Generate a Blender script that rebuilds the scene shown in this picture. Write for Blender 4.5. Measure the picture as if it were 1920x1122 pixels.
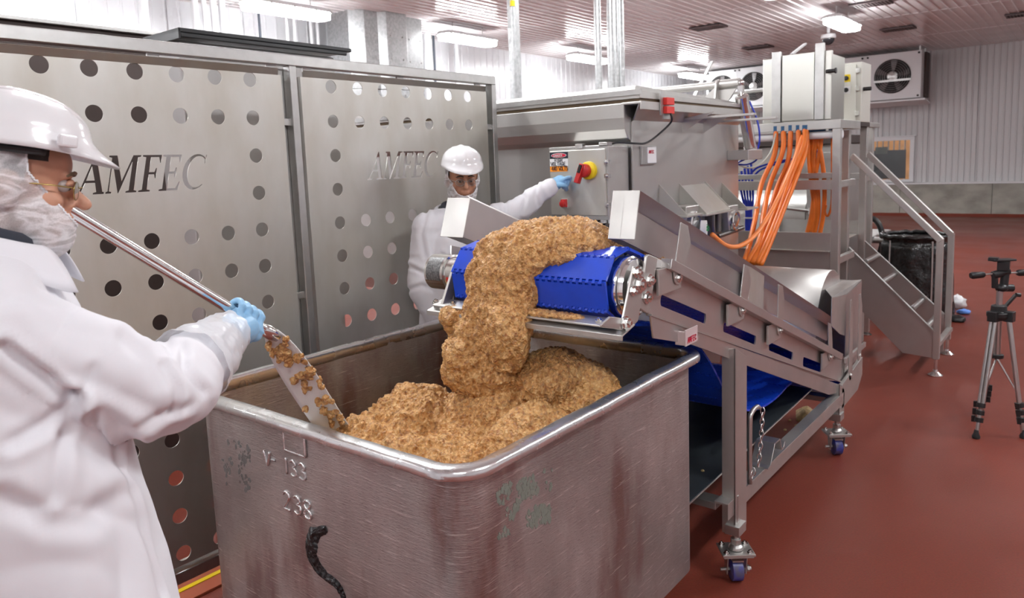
import bpy, bmesh, math, random
from mathutils import Vector, Matrix, noise, Euler
random.seed(7)
scene = bpy.context.scene
for o in list(bpy.data.objects): bpy.data.objects.remove(o)
COL = scene.collection
PI = math.pi
# ------------------------------------------------------------------ camera
F, YAW, PIT, ROL, CX, CY, HC = 1376.5, .8949, .1283, -.0385, 960, 486, 1.7
def _axes():
    f = Vector((math.sin(YAW)*math.cos(PIT), math.cos(YAW)*math.cos(PIT), -math.sin(PIT)))
    r = Vector((math.cos(YAW), -math.sin(YAW), 0)); u = r.cross(f)
    return r*math.cos(ROL)+u*math.sin(ROL), u*math.cos(ROL)-r*math.sin(ROL), f
RT, UP, FW = _axes()
cam_d = bpy.data.cameras.new('camera'); cam = bpy.data.objects.new('camera', cam_d); COL.objects.link(cam)
m = Matrix((RT, UP, -FW)).transposed().to_4x4(); m.translation = (0, 0, HC)
cam.matrix_world = m
cam_d.sensor_width = 36; cam_d.lens = F/1920*36; cam_d.shift_y = -(561-CY)/1920; cam_d.clip_start = .05; cam_d.clip_end = 100
cam_d.dof.use_dof = True; cam_d.dof.focus_distance = 2.1; cam_d.dof.aperture_fstop = 6.3
scene.camera = cam
# ------------------------------------------------------------------ world, exposure (the room is lit by its own ceiling fixtures)
w = bpy.data.worlds.new('world'); scene.world = w; w.use_nodes = True
w.node_tree.nodes['Background'].inputs[0].default_value = (.8, .85, .9, 1)
w.node_tree.nodes['Background'].inputs[1].default_value = .3
LAMP = 62.0            # emission of the ceiling fixtures
scene.view_settings.view_transform = 'Standard'; scene.view_settings.look = 'None'
scene.view_settings.gamma = 1; scene.view_settings.use_curve_mapping = False
scene.view_settings.exposure = 0.0
scene.cycles.max_bounces = 8; scene.cycles.diffuse_bounces = 4; scene.cycles.glossy_bounces = 4
scene.cycles.transparent_max_bounces = 12; scene.cycles.sample_clamp_indirect = 6

def on(px, py, X=None, Y=None, Z=None):
    """the place where the sight line of a survey mark meets the plane X, Y or Z"""
    d = RT*((px-CX)/F) - UP*((py-CY)/F) + FW
    t = X/d.x if X is not None else (Y/d.y if Y is not None else (Z-HC)/d.z)
    p = d*t; p.z += HC
    return p

# ------------------------------------------------------------------ materials
MATS = {}
def mat(name, col, rough=.5, metal=0, spec=.5, noise_amt=0, nscale=8, bump=0, bscale=60, rough_var=0, trans=0,
        emit=None, estr=0, stretch=(1, 1, 1), col2=None, sss=0, coat=0, alpha=1, bdist=.002, detail=6):
    if name in MATS: return MATS[name]
    m = bpy.data.materials.new(name); m.use_nodes = True; nt = m.node_tree; n = nt.nodes; l = nt.links
    b = n['Principled BSDF']
    b.inputs['Base Color'].default_value = (*col, 1); b.inputs['Roughness'].default_value = rough
    b.inputs['Metallic'].default_value = metal; b.inputs['Specular IOR Level'].default_value = spec
    b.inputs['Transmission Weight'].default_value = trans; b.inputs['Coat Weight'].default_value = coat
    b.inputs['Alpha'].default_value = alpha
    if sss:
        b.inputs['Subsurface Weight'].default_value = sss; b.inputs['Subsurface Radius'].default_value = (.01, .004, .002)
    if emit:
        b.inputs['Emission Color'].default_value = (*emit, 1); b.inputs['Emission Strength'].default_value = estr
    if noise_amt or bump or rough_var:
        tc = n.new('ShaderNodeTexCoord'); mp = n.new('ShaderNodeMapping'); l.new(tc.outputs['Object'], mp.inputs[0])
        mp.inputs['Scale'].default_value = stretch
        nz = n.new('ShaderNodeTexNoise'); nz.inputs['Scale'].default_value = nscale; nz.inputs['Detail'].default_value = detail
        l.new(mp.outputs[0], nz.inputs['Vector'])
        if noise_amt:
            c2 = col2 or tuple(c*(1-noise_amt) for c in col)
            mr = n.new('ShaderNodeMapRange'); mr.inputs[1].default_value = .35; mr.inputs[2].default_value = .65
            l.new(nz.outputs['Fac'], mr.inputs[0])
            mx = n.new('ShaderNodeMix'); mx.data_type = 'RGBA'; l.new(mr.outputs[0], mx.inputs[0])
            mx.inputs[6].default_value = (*col, 1); mx.inputs[7].default_value = (*c2, 1)
            l.new(mx.outputs[2], b.inputs['Base Color'])
        if rough_var:
            mr = n.new('ShaderNodeMapRange'); mr.inputs[1].default_value = .3; mr.inputs[2].default_value = .7
            mr.inputs[3].default_value = max(.02, rough-rough_var); mr.inputs[4].default_value = min(1, rough+rough_var)
            l.new(nz.outputs['Fac'], mr.inputs[0]); l.new(mr.outputs[0], b.inputs['Roughness'])
        if bump:
            nb = n.new('ShaderNodeTexNoise'); nb.inputs['Scale'].default_value = bscale; nb.inputs['Detail'].default_value = 4
            l.new(mp.outputs[0], nb.inputs['Vector'])
            bp = n.new('ShaderNodeBump'); bp.inputs['Strength'].default_value = bump; bp.inputs['Distance'].default_value = bdist
            l.new(nb.outputs['Fac'], bp.inputs['Height']); l.new(bp.outputs[0], b.inputs['Normal'])
    MATS[name] = m
    return m
steel = mat('brushed_steel', (.58, .57, .55), .36, .92, noise_amt=.16, nscale=5, rough_var=.08, bump=.12, bscale=220, bdist=.0006)
steel_sat = mat('satin_steel', (.60, .59, .565), .43, .9, noise_amt=.14, nscale=4, rough_var=.07, bump=.12, bscale=260, bdist=.0006)
chrome = mat('polished_steel', (.80, .80, .79), .13, 1)
steel_rail = mat('rail_steel', (.58, .58, .565), .34, .92, noise_amt=.12, nscale=14, rough_var=.06)
galv = mat('galvanised_steel', (.50, .51, .51), .38, .9, noise_amt=.22, nscale=26, rough_var=.1, detail=2)
white_paint = mat('white_paint', (.72, .73, .74), .35, 0, rough_var=.06, nscale=6)
wall_white = mat('white_wall_sheet', (.72, .73, .75), .3, 0, noise_amt=.05, nscale=2, rough_var=.05)
wall_grey = mat('grey_wall_sheet', (.60, .60, .60), .34, .0)
ceil_m = mat('gloss_ceiling_sheet', (.80, .77, .77), .22, 0, noise_amt=.05, nscale=2, rough_var=.05)
concrete = mat('concrete_curb', (.40, .39, .34), .85, 0, noise_amt=.35, nscale=2.2, bump=.5, bscale=18, bdist=.01, stretch=(1, 1, 1.6))
black = mat('black_plastic', (.012, .012, .013), .4, 0)
dark = mat('dark_interior', (.012, .011, .011), .7, 0)
rubber = mat('black_rubber', (.015, .015, .016), .6, 0)
red = mat('red_plastic', (.50, .02, .02), .3, 0)
redsafe = mat('red_sensor_plastic', (.75, .04, .03), .4, 0)
yellow = mat('yellow_plastic', (.85, .62, .01), .35, 0)
green = mat('green_plastic', (.01, .18, .06), .3, 0)
orange = mat('orange_cable_jacket', (.87, .20, .015), .42, 0, noise_amt=.2, nscale=9)
bluehose = mat('blue_air_hose', (.01, .035, .50), .35, 0)
greyhose = mat('grey_hose', (.42, .43, .38), .5, 0)
blackcable = mat('black_cable', (.01, .01, .011), .45, 0)
glandblue = mat('blue_gland', (.02, .10, .22), .4, 0)
white_lbl = mat('white_print', (.8, .8, .8), .5, 0)
orange_lbl = mat('orange_print', (.95, .30, .01), .5, 0)
black_lbl = mat('black_print', (.01, .012, .03), .5, 0)
red_lbl = mat('red_print', (.62, .01, .05), .5, 0)
belt_blue = mat('blue_belt_plastic', (.008, .065, .62), .34, 0, noise_amt=.25, nscale=7, rough_var=.1, bump=.15, bscale=90)
wheel_blue = mat('blue_wheel', (.03, .04, .30), .35, 0, noise_amt=.6, nscale=30, col2=(.10, .09, .14))
alu = mat('anodised_aluminium', (.55, .54, .53), .28, 1)
bag = mat('black_bin_liner', (.014, .014, .014), .25, 0, bump=.7, bscale=14, bdist=.03)
pvc_tray = mat('dark_drip_sheet', (.035, .042, .046), .38, 0, noise_amt=.4, nscale=3, rough_var=.1)

def nodes_floor():
    m = mat('red_epoxy_floor', (.235, .050, .030), .36, 0, spec=.45)
    nt = m.node_tree; n = nt.nodes; l = nt.links; b = n['Principled BSDF']
    tc = n.new('ShaderNodeTexCoord')
    n1 = n.new('ShaderNodeTexNoise'); n1.inputs['Scale'].default_value = .9; n1.inputs['Detail'].default_value = 5
    n2 = n.new('ShaderNodeTexNoise'); n2.inputs['Scale'].default_value = 120; n2.inputs['Detail'].default_value = 3
    for q in (n1, n2): l.new(tc.outputs['Object'], q.inputs['Vector'])
    mx = n.new('ShaderNodeMix'); mx.data_type = 'RGBA'; mx.inputs[6].default_value = (.20, .038, .022, 1); mx.inputs[7].default_value = (.27, .058, .036, 1)
    l.new(n1.outputs['Fac'], mx.inputs[0])
    m2 = n.new('ShaderNodeMix'); m2.data_type = 'RGBA'; m2.blend_type = 'MULTIPLY'; m2.inputs[0].default_value = .45
    l.new(mx.outputs[2], m2.inputs[6]); l.new(n2.outputs['Color'], m2.inputs[7])
    l.new(m2.outputs[2], b.inputs['Base Color'])
    mr = n.new('ShaderNodeMapRange'); mr.inputs[1].default_value = .35; mr.inputs[2].default_value = .7; mr.inputs[3].default_value = .30; mr.inputs[4].default_value = .50
    l.new(n1.outputs['Fac'], mr.inputs[0]); l.new(mr.outputs[0], b.inputs['Roughness'])
    bp = n.new('ShaderNodeBump'); bp.inputs['Strength'].default_value = .35; bp.inputs['Distance'].default_value = .002
    l.new(n2.outputs['Fac'], bp.inputs['Height']); l.new(bp.outputs[0], b.inputs['Normal'])
    return m
floor_m = nodes_floor()

def nodes_bin():
    """scratched, smeared stainless steel of the vat"""
    m = mat('scratched_vat_steel', (.45, .43, .42), .42, 1)
    nt = m.node_tree; n = nt.nodes; l = nt.links; b = n['Principled BSDF']
    b.inputs['Metallic'].default_value = .85
    tc = n.new('ShaderNodeTexCoord')
    def nz(scale, st, det=5, rot=(0, 0, 0)):
        mp = n.new('ShaderNodeMapping'); mp.inputs['Scale'].default_value = st; mp.inputs['Rotation'].default_value = rot
        l.new(tc.outputs['Object'], mp.inputs[0])
        q = n.new('ShaderNodeTexNoise'); q.inputs['Scale'].default_value = scale; q.inputs['Detail'].default_value = det
        l.new(mp.outputs[0], q.inputs['Vector']); return q
    def ramp(src, a, c, lo=0, hi=1):
        mr = n.new('ShaderNodeMapRange'); mr.inputs[1].default_value = a; mr.inputs[2].default_value = c
        mr.inputs[3].default_value = lo; mr.inputs[4].default_value = hi; l.new(src, mr.inputs[0]); return mr.outputs[0]
    def mixc(f, c1, c2, t='MIX'):
        mx = n.new('ShaderNodeMix'); mx.data_type = 'RGBA'; mx.blend_type = t; l.new(f, mx.inputs[0])
        for i, c in ((6, c1), (7, c2)):
            if isinstance(c, tuple): mx.inputs[i].default_value = (*c, 1)
            else: l.new(c, mx.inputs[i])
        return mx.outputs[2]
    big = nz(2.1, (1, 1, 1)); med = nz(7, (1, 1, .35)); sc1 = nz(24, (.45, .45, 7), 5, (.55, .5, .25)); sc2 = nz(60, (1, 1, 9), 3, (-.25, .3, .4))
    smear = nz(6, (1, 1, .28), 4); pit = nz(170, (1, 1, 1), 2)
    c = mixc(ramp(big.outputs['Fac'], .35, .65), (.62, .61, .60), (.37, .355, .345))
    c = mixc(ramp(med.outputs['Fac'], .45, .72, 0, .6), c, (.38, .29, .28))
    c = mixc(ramp(smear.outputs['Fac'], .54, .68, 0, .75), c, (.25, .13, .115))  # reddish smears, also standing in for the red floor's reflection, painted as colour
    c = mixc(ramp(sc1.outputs['Fac'], .62, .70, 0, .6), c, (.85, .83, .80))
    c = mixc(ramp(sc2.outputs['Fac'], .60, .68, 0, .6), c, (.20, .16, .16))
    l.new(c, b.inputs['Base Color'])
    l.new(ramp(med.outputs['Fac'], .3, .7, .30, .50), b.inputs['Roughness'])
    ad = n.new('ShaderNodeMath'); ad.operation = 'ADD'; l.new(sc1.outputs['Fac'], ad.inputs[0]); l.new(sc2.outputs['Fac'], ad.inputs[1])
    bp = n.new('ShaderNodeBump'); bp.inputs['Strength'].default_value = .5; bp.inputs['Distance'].default_value = .002
    l.new(ad.outputs[0], bp.inputs['Height']); l.new(bp.outputs[0], b.inputs['Normal'])
    return m
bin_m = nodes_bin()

def nodes_meat():
    m = mat('seasoned_ground_meat', (.5, .22, .07), .38, 0, spec=.5)
    nt = m.node_tree; n = nt.nodes; l = nt.links; b = n['Principled BSDF']
    tc = n.new('ShaderNodeTexCoord')
    vo = n.new('ShaderNodeTexVoronoi'); vo.inputs['Scale'].default_value = 120; l.new(tc.outputs['Object'], vo.inputs['Vector'])
    n1 = n.new('ShaderNodeTexNoise'); n1.inputs['Scale'].default_value = 70; n1.inputs['Detail'].default_value = 6; l.new(tc.outputs['Object'], n1.inputs['Vector'])
    n2 = n.new('ShaderNodeTexNoise'); n2.inputs['Scale'].default_value = 190; n2.inputs['Detail'].default_value = 4; l.new(tc.outputs['Object'], n2.inputs['Vector'])
    cr = n.new('ShaderNodeValToRGB'); e = cr.color_ramp.elements
    e[0].position = .33; e[0].color = (.26, .10, .025, 1); e[1].position = .68; e[1].color = (.86, .57, .26, 1)
    x = e.new(.47); x.color = (.55, .27, .070, 1)
    x = e.new(.58); x.color = (.70, .38, .115, 1)
    l.new(n1.outputs['Fac'], cr.inputs[0])
    mx = n.new('ShaderNodeMix'); mx.data_type = 'RGBA'; mx.inputs[0].default_value = .30
    l.new(cr.outputs[0], mx.inputs[6])
    c2 = n.new('ShaderNodeValToRGB'); e = c2.color_ramp.elements
    e[0].position = .2; e[0].color = (.50, .19, .08, 1); e[1].position = .8; e[1].color = (.88, .62, .33, 1)
    l.new(vo.outputs['Color'], c2.inputs[0]); l.new(c2.outputs[0], mx.inputs[7])
    l.new(mx.outputs[2], b.inputs['Base Color'])
    ad = n.new('ShaderNodeMath'); ad.operation = 'ADD'; l.new(vo.outputs['Distance'], ad.inputs[0]); l.new(n2.outputs['Fac'], ad.inputs[1])
    bp = n.new('ShaderNodeBump'); bp.inputs['Strength'].default_value = .9; bp.inputs['Distance'].default_value = .006
    l.new(ad.outputs[0], bp.inputs['Height']); l.new(bp.outputs[0], b.inputs['Normal'])
    b.inputs['Roughness'].default_value = .33
    return m
meat_m = nodes_meat()

# ------------------------------------------------------------------ objects
def tag(o, label=None, cat=None, group=None, kind=None):
    if label: o['label'] = label
    if cat: o['category'] = cat
    if group: o['group'] = group
    if kind: o['kind'] = kind
    return o
def thing(name, label, cat, loc=(0, 0, 0), group=None, kind=None):
    o = bpy.data.objects.new(name, None); COL.objects.link(o); o.location = loc; o.empty_display_size = .1
    return tag(o, label, cat, group, kind)
def wloc(o):
    v = Vector((0, 0, 0))
    while o: v += Vector(o.location); o = o.parent
    return v
def copy_tree(o, parent=None):
    c = o.copy(); COL.objects.link(c)
    if parent: c.parent = parent
    for ch in [x for x in bpy.data.objects if x.parent == o]: copy_tree(ch, c)
    return c
def frame(d):
    d = Vector(d).normalized(); a = Vector((0, 0, 1)) if abs(d.z) < .95 else Vector((1, 0, 0))
    u = d.cross(a).normalized(); v = d.cross(u).normalized()
    return d, u, v
class MB:
    def __init__(s): s.v = []; s.f = []; s.mi = []
    def add(s, vs, fs, k=0):
        b = len(s.v); s.v += [Vector(p) for p in vs]; s.f += [tuple(b+i for i in f) for f in fs]; s.mi += [k]*len(fs); return s
    def box(s, c, size, R=None, k=0):
        c = Vector(c); h = [x/2 for x in size]; vs = []
        for z in (-1, 1):
            for y in (-1, 1):
                for x in (-1, 1):
                    p = Vector((x*h[0], y*h[1], z*h[2]))
                    vs.append(c + (R @ p if R else p))
        return s.add(vs, [(0, 2, 3, 1), (4, 5, 7, 6), (0, 1, 5, 4), (2, 6, 7, 3), (0, 4, 6, 2), (1, 3, 7, 5)], k)
    def bb(s, a, b, k=0):
        a, b = Vector(a), Vector(b); return s.box((a+b)/2, [abs(x) for x in (b-a)], k=k)
    def bar(s, p, q, wd, ht, up=(0, 0, 1), k=0):
        p, q = Vector(p), Vector(q); d = (q-p); L = d.length; d.normalize(); up = Vector(up)
        y = up.cross(d).normalized(); z = d.cross(y).normalized(); R = Matrix((d, y, z)).transposed()
        return s.box((p+q)/2, (L, wd, ht), R, k)
    def prism(s, pts, ext, k=0):
        ext = Vector(ext); pts = [Vector(p) for p in pts]; n = len(pts)
        nrm = Vector((0, 0, 0))
        for i in range(n): nrm += pts[i].cross(pts[(i+1) % n])
        if nrm.dot(ext) > 0: pts = pts[::-1]
        vs = pts + [p+ext for p in pts]
        fs = [tuple(range(n)), tuple(range(2*n-1, n-1, -1))] + [((i+1) % n, i, i+n, (i+1) % n+n) for i in range(n)]
        return s.add(vs, fs, k)
    def cyl(s, p, q, r, r2=None, n=16, caps=True, k=0):
        p, q = Vector(p), Vector(q); r2 = r if r2 is None else r2; d, u, v = frame(q-p); vs = []
        for c, rr in ((p, r), (q, r2)):
            for i in range(n):
                a = 2*PI*i/n; vs.append(c + u*(rr*math.cos(a)) + v*(rr*math.sin(a)))
        fs = [(i, (i+1) % n, n+(i+1) % n, n+i) for i in range(n)]
        if caps: fs += [tuple(range(n-1, -1, -1)), tuple(range(n, 2*n))]
        return s.add(vs, fs, k)
    def lathe(s, base, axis, prof, n=20, k=0, caps=True):
        """prof: list of (distance along axis, radius)"""
        base = Vector(base); d, u, v = frame(axis); vs = []; m = len(prof)
        for h, r in prof:
            for i in range(n):
                a = 2*PI*i/n; vs.append(base + d*h + u*(r*math.cos(a)) + v*(r*math.sin(a)))
        fs = [(j*n+i, j*n+(i+1) % n, (j+1)*n+(i+1) % n, (j+1)*n+i) for j in range(m-1) for i in range(n)]
        if caps: fs += [tuple(range(n-1, -1, -1)), tuple(range((m-1)*n, m*n))]
        return s.add(vs, fs, k)
    def tube(s, pts, r, n=8, k=0, caps=True, radii=None, closed=False):
        pts = [Vector(p) for p in pts]; m = len(pts); vs = []; u = None
        for j, p in enumerate(pts):
            if closed: t = pts[(j+1) % m]-pts[j-1]
            else: t = pts[min(j+1, m-1)]-pts[max(j-1, 0)]
            t.normalize()
            if u is None: _, u, _ = frame(t)
            u = (u - t*u.dot(t)).normalized(); v = t.cross(u); rr = radii[j] if radii else r
            for i in range(n):
                a = 2*PI*i/n; vs.append(p + u*(rr*math.cos(a)) + v*(rr*math.sin(a)))
        M2 = m if closed else m-1
        fs = [(j*n+i, j*n+(i+1) % n, ((j+1) % m)*n+(i+1) % n, ((j+1) % m)*n+i) for j in range(M2) for i in range(n)]
        if caps and not closed: fs += [tuple(range(n-1, -1, -1)), tuple(range((m-1)*n, m*n))]
        return s.add(vs, fs, k)
    def sphere(s, c, r, n=16, m=10, k=0):
        c = Vector(c); r = (r, r, r) if not hasattr(r, '__len__') else r; vs = [c+Vector((0, 0, r[2]))]
        for j in range(1, m):
            t = PI*j/m
            for i in range(n):
                a = 2*PI*i/n; vs.append(c+Vector((r[0]*math.sin(t)*math.cos(a), r[1]*math.sin(t)*math.sin(a), r[2]*math.cos(t))))
        vs.append(c-Vector((0, 0, r[2]))); L = len(vs)-1
        fs = [(0, 1+i, 1+(i+1) % n) for i in range(n)]
        fs += [(1+j*n+i, 1+(j+1)*n+i, 1+(j+1)*n+(i+1) % n, 1+j*n+(i+1) % n) for j in range(m-2) for i in range(n)]
        fs += [(L, 1+(m-2)*n+(i+1) % n, 1+(m-2)*n+i) for i in range(n)]
        return s.add(vs, fs, k)
    def grid(s, fn, nu, nv, k=0):
        vs = [fn(i/nu, j/nv) for j in range(nv+1) for i in range(nu+1)]
        fs = [(j*(nu+1)+i, j*(nu+1)+i+1, (j+1)*(nu+1)+i+1, (j+1)*(nu+1)+i) for j in range(nv) for i in range(nu)]
        return s.add(vs, fs, k)
    def mesh(s, name, org=Vector((0, 0, 0))):
        me = bpy.data.meshes.new(name); me.from_pydata([tuple(p-org) for p in s.v], [], s.f)
        if any(s.mi): me.polygons.foreach_set('material_index', s.mi)
        return me
    def build(s, name, mats, parent=None, smooth=False, bevel=0, seg=2, loc=None, label=None, cat=None, group=None, kind=None, fix=False):
        org = wloc(parent) if parent else (Vector(loc) if loc is not None else Vector((0, 0, 0)))
        loc2 = (Vector(loc)-org) if (parent and loc is not None) else None
        if loc2 is not None: org = Vector(loc)
        me = s.mesh(name, org)
        for mm in (mats if isinstance(mats, (list, tuple)) else [mats]): me.materials.append(mm)
        if fix:
            bm = bmesh.new(); bm.from_mesh(me); bmesh.ops.remove_doubles(bm, verts=bm.verts, dist=1e-5); bmesh.ops.recalc_face_normals(bm, faces=bm.faces); bm.to_mesh(me); bm.free()
        o = bpy.data.objects.new(name, me); COL.objects.link(o)
        if parent: o.parent = parent; o.location = loc2 if loc2 is not None else (0, 0, 0)
        elif loc is not None: o.location = loc
        if smooth:
            me.polygons.foreach_set('use_smooth', [True]*len(me.polygons))
            if smooth == 'auto':
                try: me.set_sharp_from_angle(angle=.7)
                except Exception: pass
        if bevel:
            b = o.modifiers.new('bevel', 'BEVEL'); b.width = bevel; b.segments = seg; b.limit_method = 'ANGLE'; b.angle_limit = .6
        return tag(o, label, cat, group, kind)
def split(mb, name, mats, parent, **kw):
    """one object per connected piece"""
    par = list(range(len(mb.v)))
    def fd(i):
        while par[i] != i: par[i] = par[par[i]]; i = par[i]
        return i
    for f in mb.f:
        for i in f[1:]: par[fd(i)] = fd(f[0])
    g = {}
    for f in mb.f: g.setdefault(fd(f[0]), []).append(f)
    out = []
    for fs in g.values():
        ids = sorted({i for f in fs for i in f}); mp = {i: k for k, i in enumerate(ids)}
        out.append(MB().add([mb.v[i] for i in ids], [tuple(mp[i] for i in f) for f in fs]).build(name, mats, parent, **kw))
    return out
def raw(name, me, mats, parent=None, loc=None, label=None, cat=None, group=None, kind=None, smooth=True):
    for mm in (mats if isinstance(mats, (list, tuple)) else [mats]): me.materials.append(mm)
    o = bpy.data.objects.new(name, me); COL.objects.link(o)
    if parent: o.parent = parent
    if loc is not None: o.location = loc
    if smooth: me.polygons.foreach_set('use_smooth', [True]*len(me.polygons))
    return tag(o, label, cat, group, kind)
def remesh(mb, voxel, smooth_it=4, smooth_f=.5, sub=0):
    """fuse overlapping solids of mb into one continuous skin"""
    me = mb.mesh('tmp'); bm = bmesh.new(); bm.from_mesh(me); bmesh.ops.recalc_face_normals(bm, faces=bm.faces); bm.to_mesh(me); bm.free()
    o = bpy.data.objects.new('tmp', me); COL.objects.link(o)
    r = o.modifiers.new('r', 'REMESH'); r.mode = 'VOXEL'; r.voxel_size = voxel; r.adaptivity = 0
    if smooth_it:
        s = o.modifiers.new('s', 'SMOOTH'); s.iterations = smooth_it; s.factor = smooth_f
    dg = bpy.context.evaluated_depsgraph_get(); ev = o.evaluated_get(dg)
    out = bpy.data.meshes.new_from_object(ev); bpy.data.objects.remove(o)
    return out
def spline(pts, n=8):
    """smooth curve through the points"""
    P = [Vector(p) for p in pts]; P = [P[0]*2-P[1]] + P + [P[-1]*2-P[-2]]; out = []
    for i in range(1, len(P)-2):
        for k in range(n):
            t = k/n; a, b, c, d = P[i-1], P[i], P[i+1], P[i+2]
            out.append(.5*((2*b)+(c-a)*t+(2*a-5*b+4*c-d)*t*t+(3*b-a-3*c+d)*t*t*t))
    out.append(P[-2]); return out
def bolt(mb, p, axis, r=.009, h=.009, k=0):
    p = Vector(p); a = Vector(axis).normalized()
    mb.lathe(p, a, [(0, r*1.4), (h*.3, r*1.4), (h*.3, r), (h, r), (h, r*.5), (h*1.5, r*.45)], 8, k)
# strokes for raised or printed writing: unit letters, drawn as polylines in a 0..1 box
GL = {'V': [[(0, 1), (.4, 0), (.8, 1)]], '-': [[(.15, .5), (.6, .5)]], '1': [[(.35, 1), (.35, 0)]],
 '3': [[(.05, .9), (.3, 1), (.6, .88), (.6, .65), (.3, .53), (.62, .42), (.65, .14), (.35, 0), (.05, .12)]],
 '2': [[(.05, .8), (.25, 1), (.55, .95), (.62, .7), (.3, .3), (.05, .03), (.65, .03)]],
 '8': [[(.33, .53), (.08, .7), (.1, .92), (.33, 1), (.57, .92), (.58, .7), (.33, .53), (.05, .35), (.07, .1), (.33, 0), (.6, .1), (.62, .35), (.33, .53)]],
 'A': [[(0, 0), (.35, 1), (.7, 0)], [(.14, .38), (.56, .38)]], 'D': [[(.05, 0), (.05, 1), (.4, 1), (.65, .75), (.65, .25), (.4, 0), (.05, 0)]],
 'N': [[(.05, 0), (.05, 1), (.6, 0), (.6, 1)]], 'G': [[(.62, .8), (.4, 1), (.15, .9), (.03, .5), (.15, .1), (.4, 0), (.62, .15), (.62, .45), (.38, .45)]],
 'E': [[(.6, 1), (.05, 1), (.05, 0), (.6, 0)], [(.05, .52), (.5, .52)]], 'R': [[(.05, 0), (.05, 1), (.45, 1), (.6, .85), (.6, .65), (.45, .5), (.05, .5)], [(.35, .5), (.62, 0)]],
 'H': [[(.05, 0), (.05, 1)], [(.6, 0), (.6, 1)], [(.05, .5), (.6, .5)]], 'I': [[(.3, 0), (.3, 1)]], 'O': [[(.33, 1), (.08, .85), (.02, .5), (.08, .15), (.33, 0), (.58, .15), (.64, .5), (.58, .85), (.33, 1)]],
 'L': [[(.05, 1), (.05, 0), (.6, 0)]], 'T': [[(0, 1), (.64, 1)], [(.32, 1), (.32, 0)]], '4': [[(.5, 0), (.5, 1), (.02, .3), (.65, .3)]], '0': [[(.33, 1), (.08, .85), (.04, .5), (.08, .15), (.33, 0), (.58, .15), (.62, .5), (.58, .85), (.33, 1)]],
 'S': [[(.6, .85), (.35, 1), (.08, .88), (.08, .65), (.58, .38), (.6, .13), (.33, 0), (.04, .14)]], 'M': [[(.02, 0), (.05, 1), (.35, .35), (.65, 1), (.68, 0)]], 'F': [[(.6, 1), (.05, 1), (.05, 0)], [(.05, .52), (.5, .52)]],
 'C': [[(.62, .82), (.4, 1), (.15, .9), (.03, .5), (.15, .1), (.4, 0), (.62, .18)]]}
def strokes(mb, text, org, du, dv, h, wdt, out, adv=.82, flat=True, k=0, jit=0):
    """writes text from org along unit du, upright dv, letter height h; flat ribbons or round beads"""
    org, du, dv, out = Vector(org), Vector(du), Vector(dv), Vector(out).normalized(); x = 0
    for ch in text:
        if ch == ' ': x += .55; continue
        for st in GL[ch]:
            P = [org + du*((x+a)*h*.9) + dv*(b*h) + out*.0004 for a, b in st]
            if flat:
                for a, b in zip(P, P[1:]):
                    d = (b-a).normalized(); s2 = d.cross(out)*wdt/2; e = d*wdt*.4
                    mb.prism([a-e-s2, b+e-s2, b+e+s2, a-e+s2], out*.0008, k)
            else:
                Q = spline([p+Vector([random.uniform(-jit, jit)]*1+[random.uniform(-jit, jit), random.uniform(-jit, jit)]) for p in P], 6)
                mb.tube(Q, wdt/2, 8, k, radii=[wdt/2*random.uniform(.8, 1.2) for _ in Q])
        x += adv if ch not in '1I-' else adv*.75
# ------------------------------------------------------------------ room shell
X0, X1, Y0, Y1, ZC = -4.0, 21.3, -6.0, 10.0, 4.11
MB().bb((X0, Y0, -.12), (X1, Y1, 0)).build('floor', floor_m, kind='structure')
cl = MB().bb((X0, Y0, ZC+.06), (X1, Y1, ZC+.2)).build('ceiling', wall_white, kind='structure')
def ribbed(org, du, L, dv, Hh, out, pitch, depth, rw=.35):
    """one ribbed sheet: ribs run along dv, repeat along du, stand out along out"""
    org, du, dv, out = Vector(org), Vector(du), Vector(dv), Vector(out); mb = MB(); n = max(1, int(round(L/pitch))); p = L/n; prof = []
    for i in range(n):
        a = i*p; prof += [(a, 0), (a+p*(1-rw), 0), (a+p*(1-rw)+p*rw*.3, depth), (a+p-p*rw*.3, depth)]
    prof.append((L, 0)); vs = []
    for h in (0, Hh):
        vs += [org + du*a + out*d + dv*h for a, d in prof]
    m_ = len(prof)
    f = [(i, i+1, m_+i+1, m_+i) for i in range(m_-1)]
    if du.cross(dv).dot(out) < 0: f = [q[::-1] for q in f]
    return mb.add(vs, f)
xs = [21.3-3.05*i for i in range(9)]
cpm = ribbed((0, Y0, 0), (0, 1, 0), Y1-Y0, (1, 0, 0), 3.035, (0, 0, -1), .15, .012, .22)
me = cpm.mesh('ceiling_panel'); me.materials.append(ceil_m)
for x in xs[1:]:
    o = bpy.data.objects.new('ceiling_panel', me); COL.objects.link(o); o.parent = cl; o.location = (x+.0075, 0, ZC)
mb = MB()
for x in xs[1:-1]: mb.bb((x-.02, Y0, ZC-.006), (x+.02, Y1, ZC+.05))
mb.build('joint_strip', white_paint, cl, kind='stuff')
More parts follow.
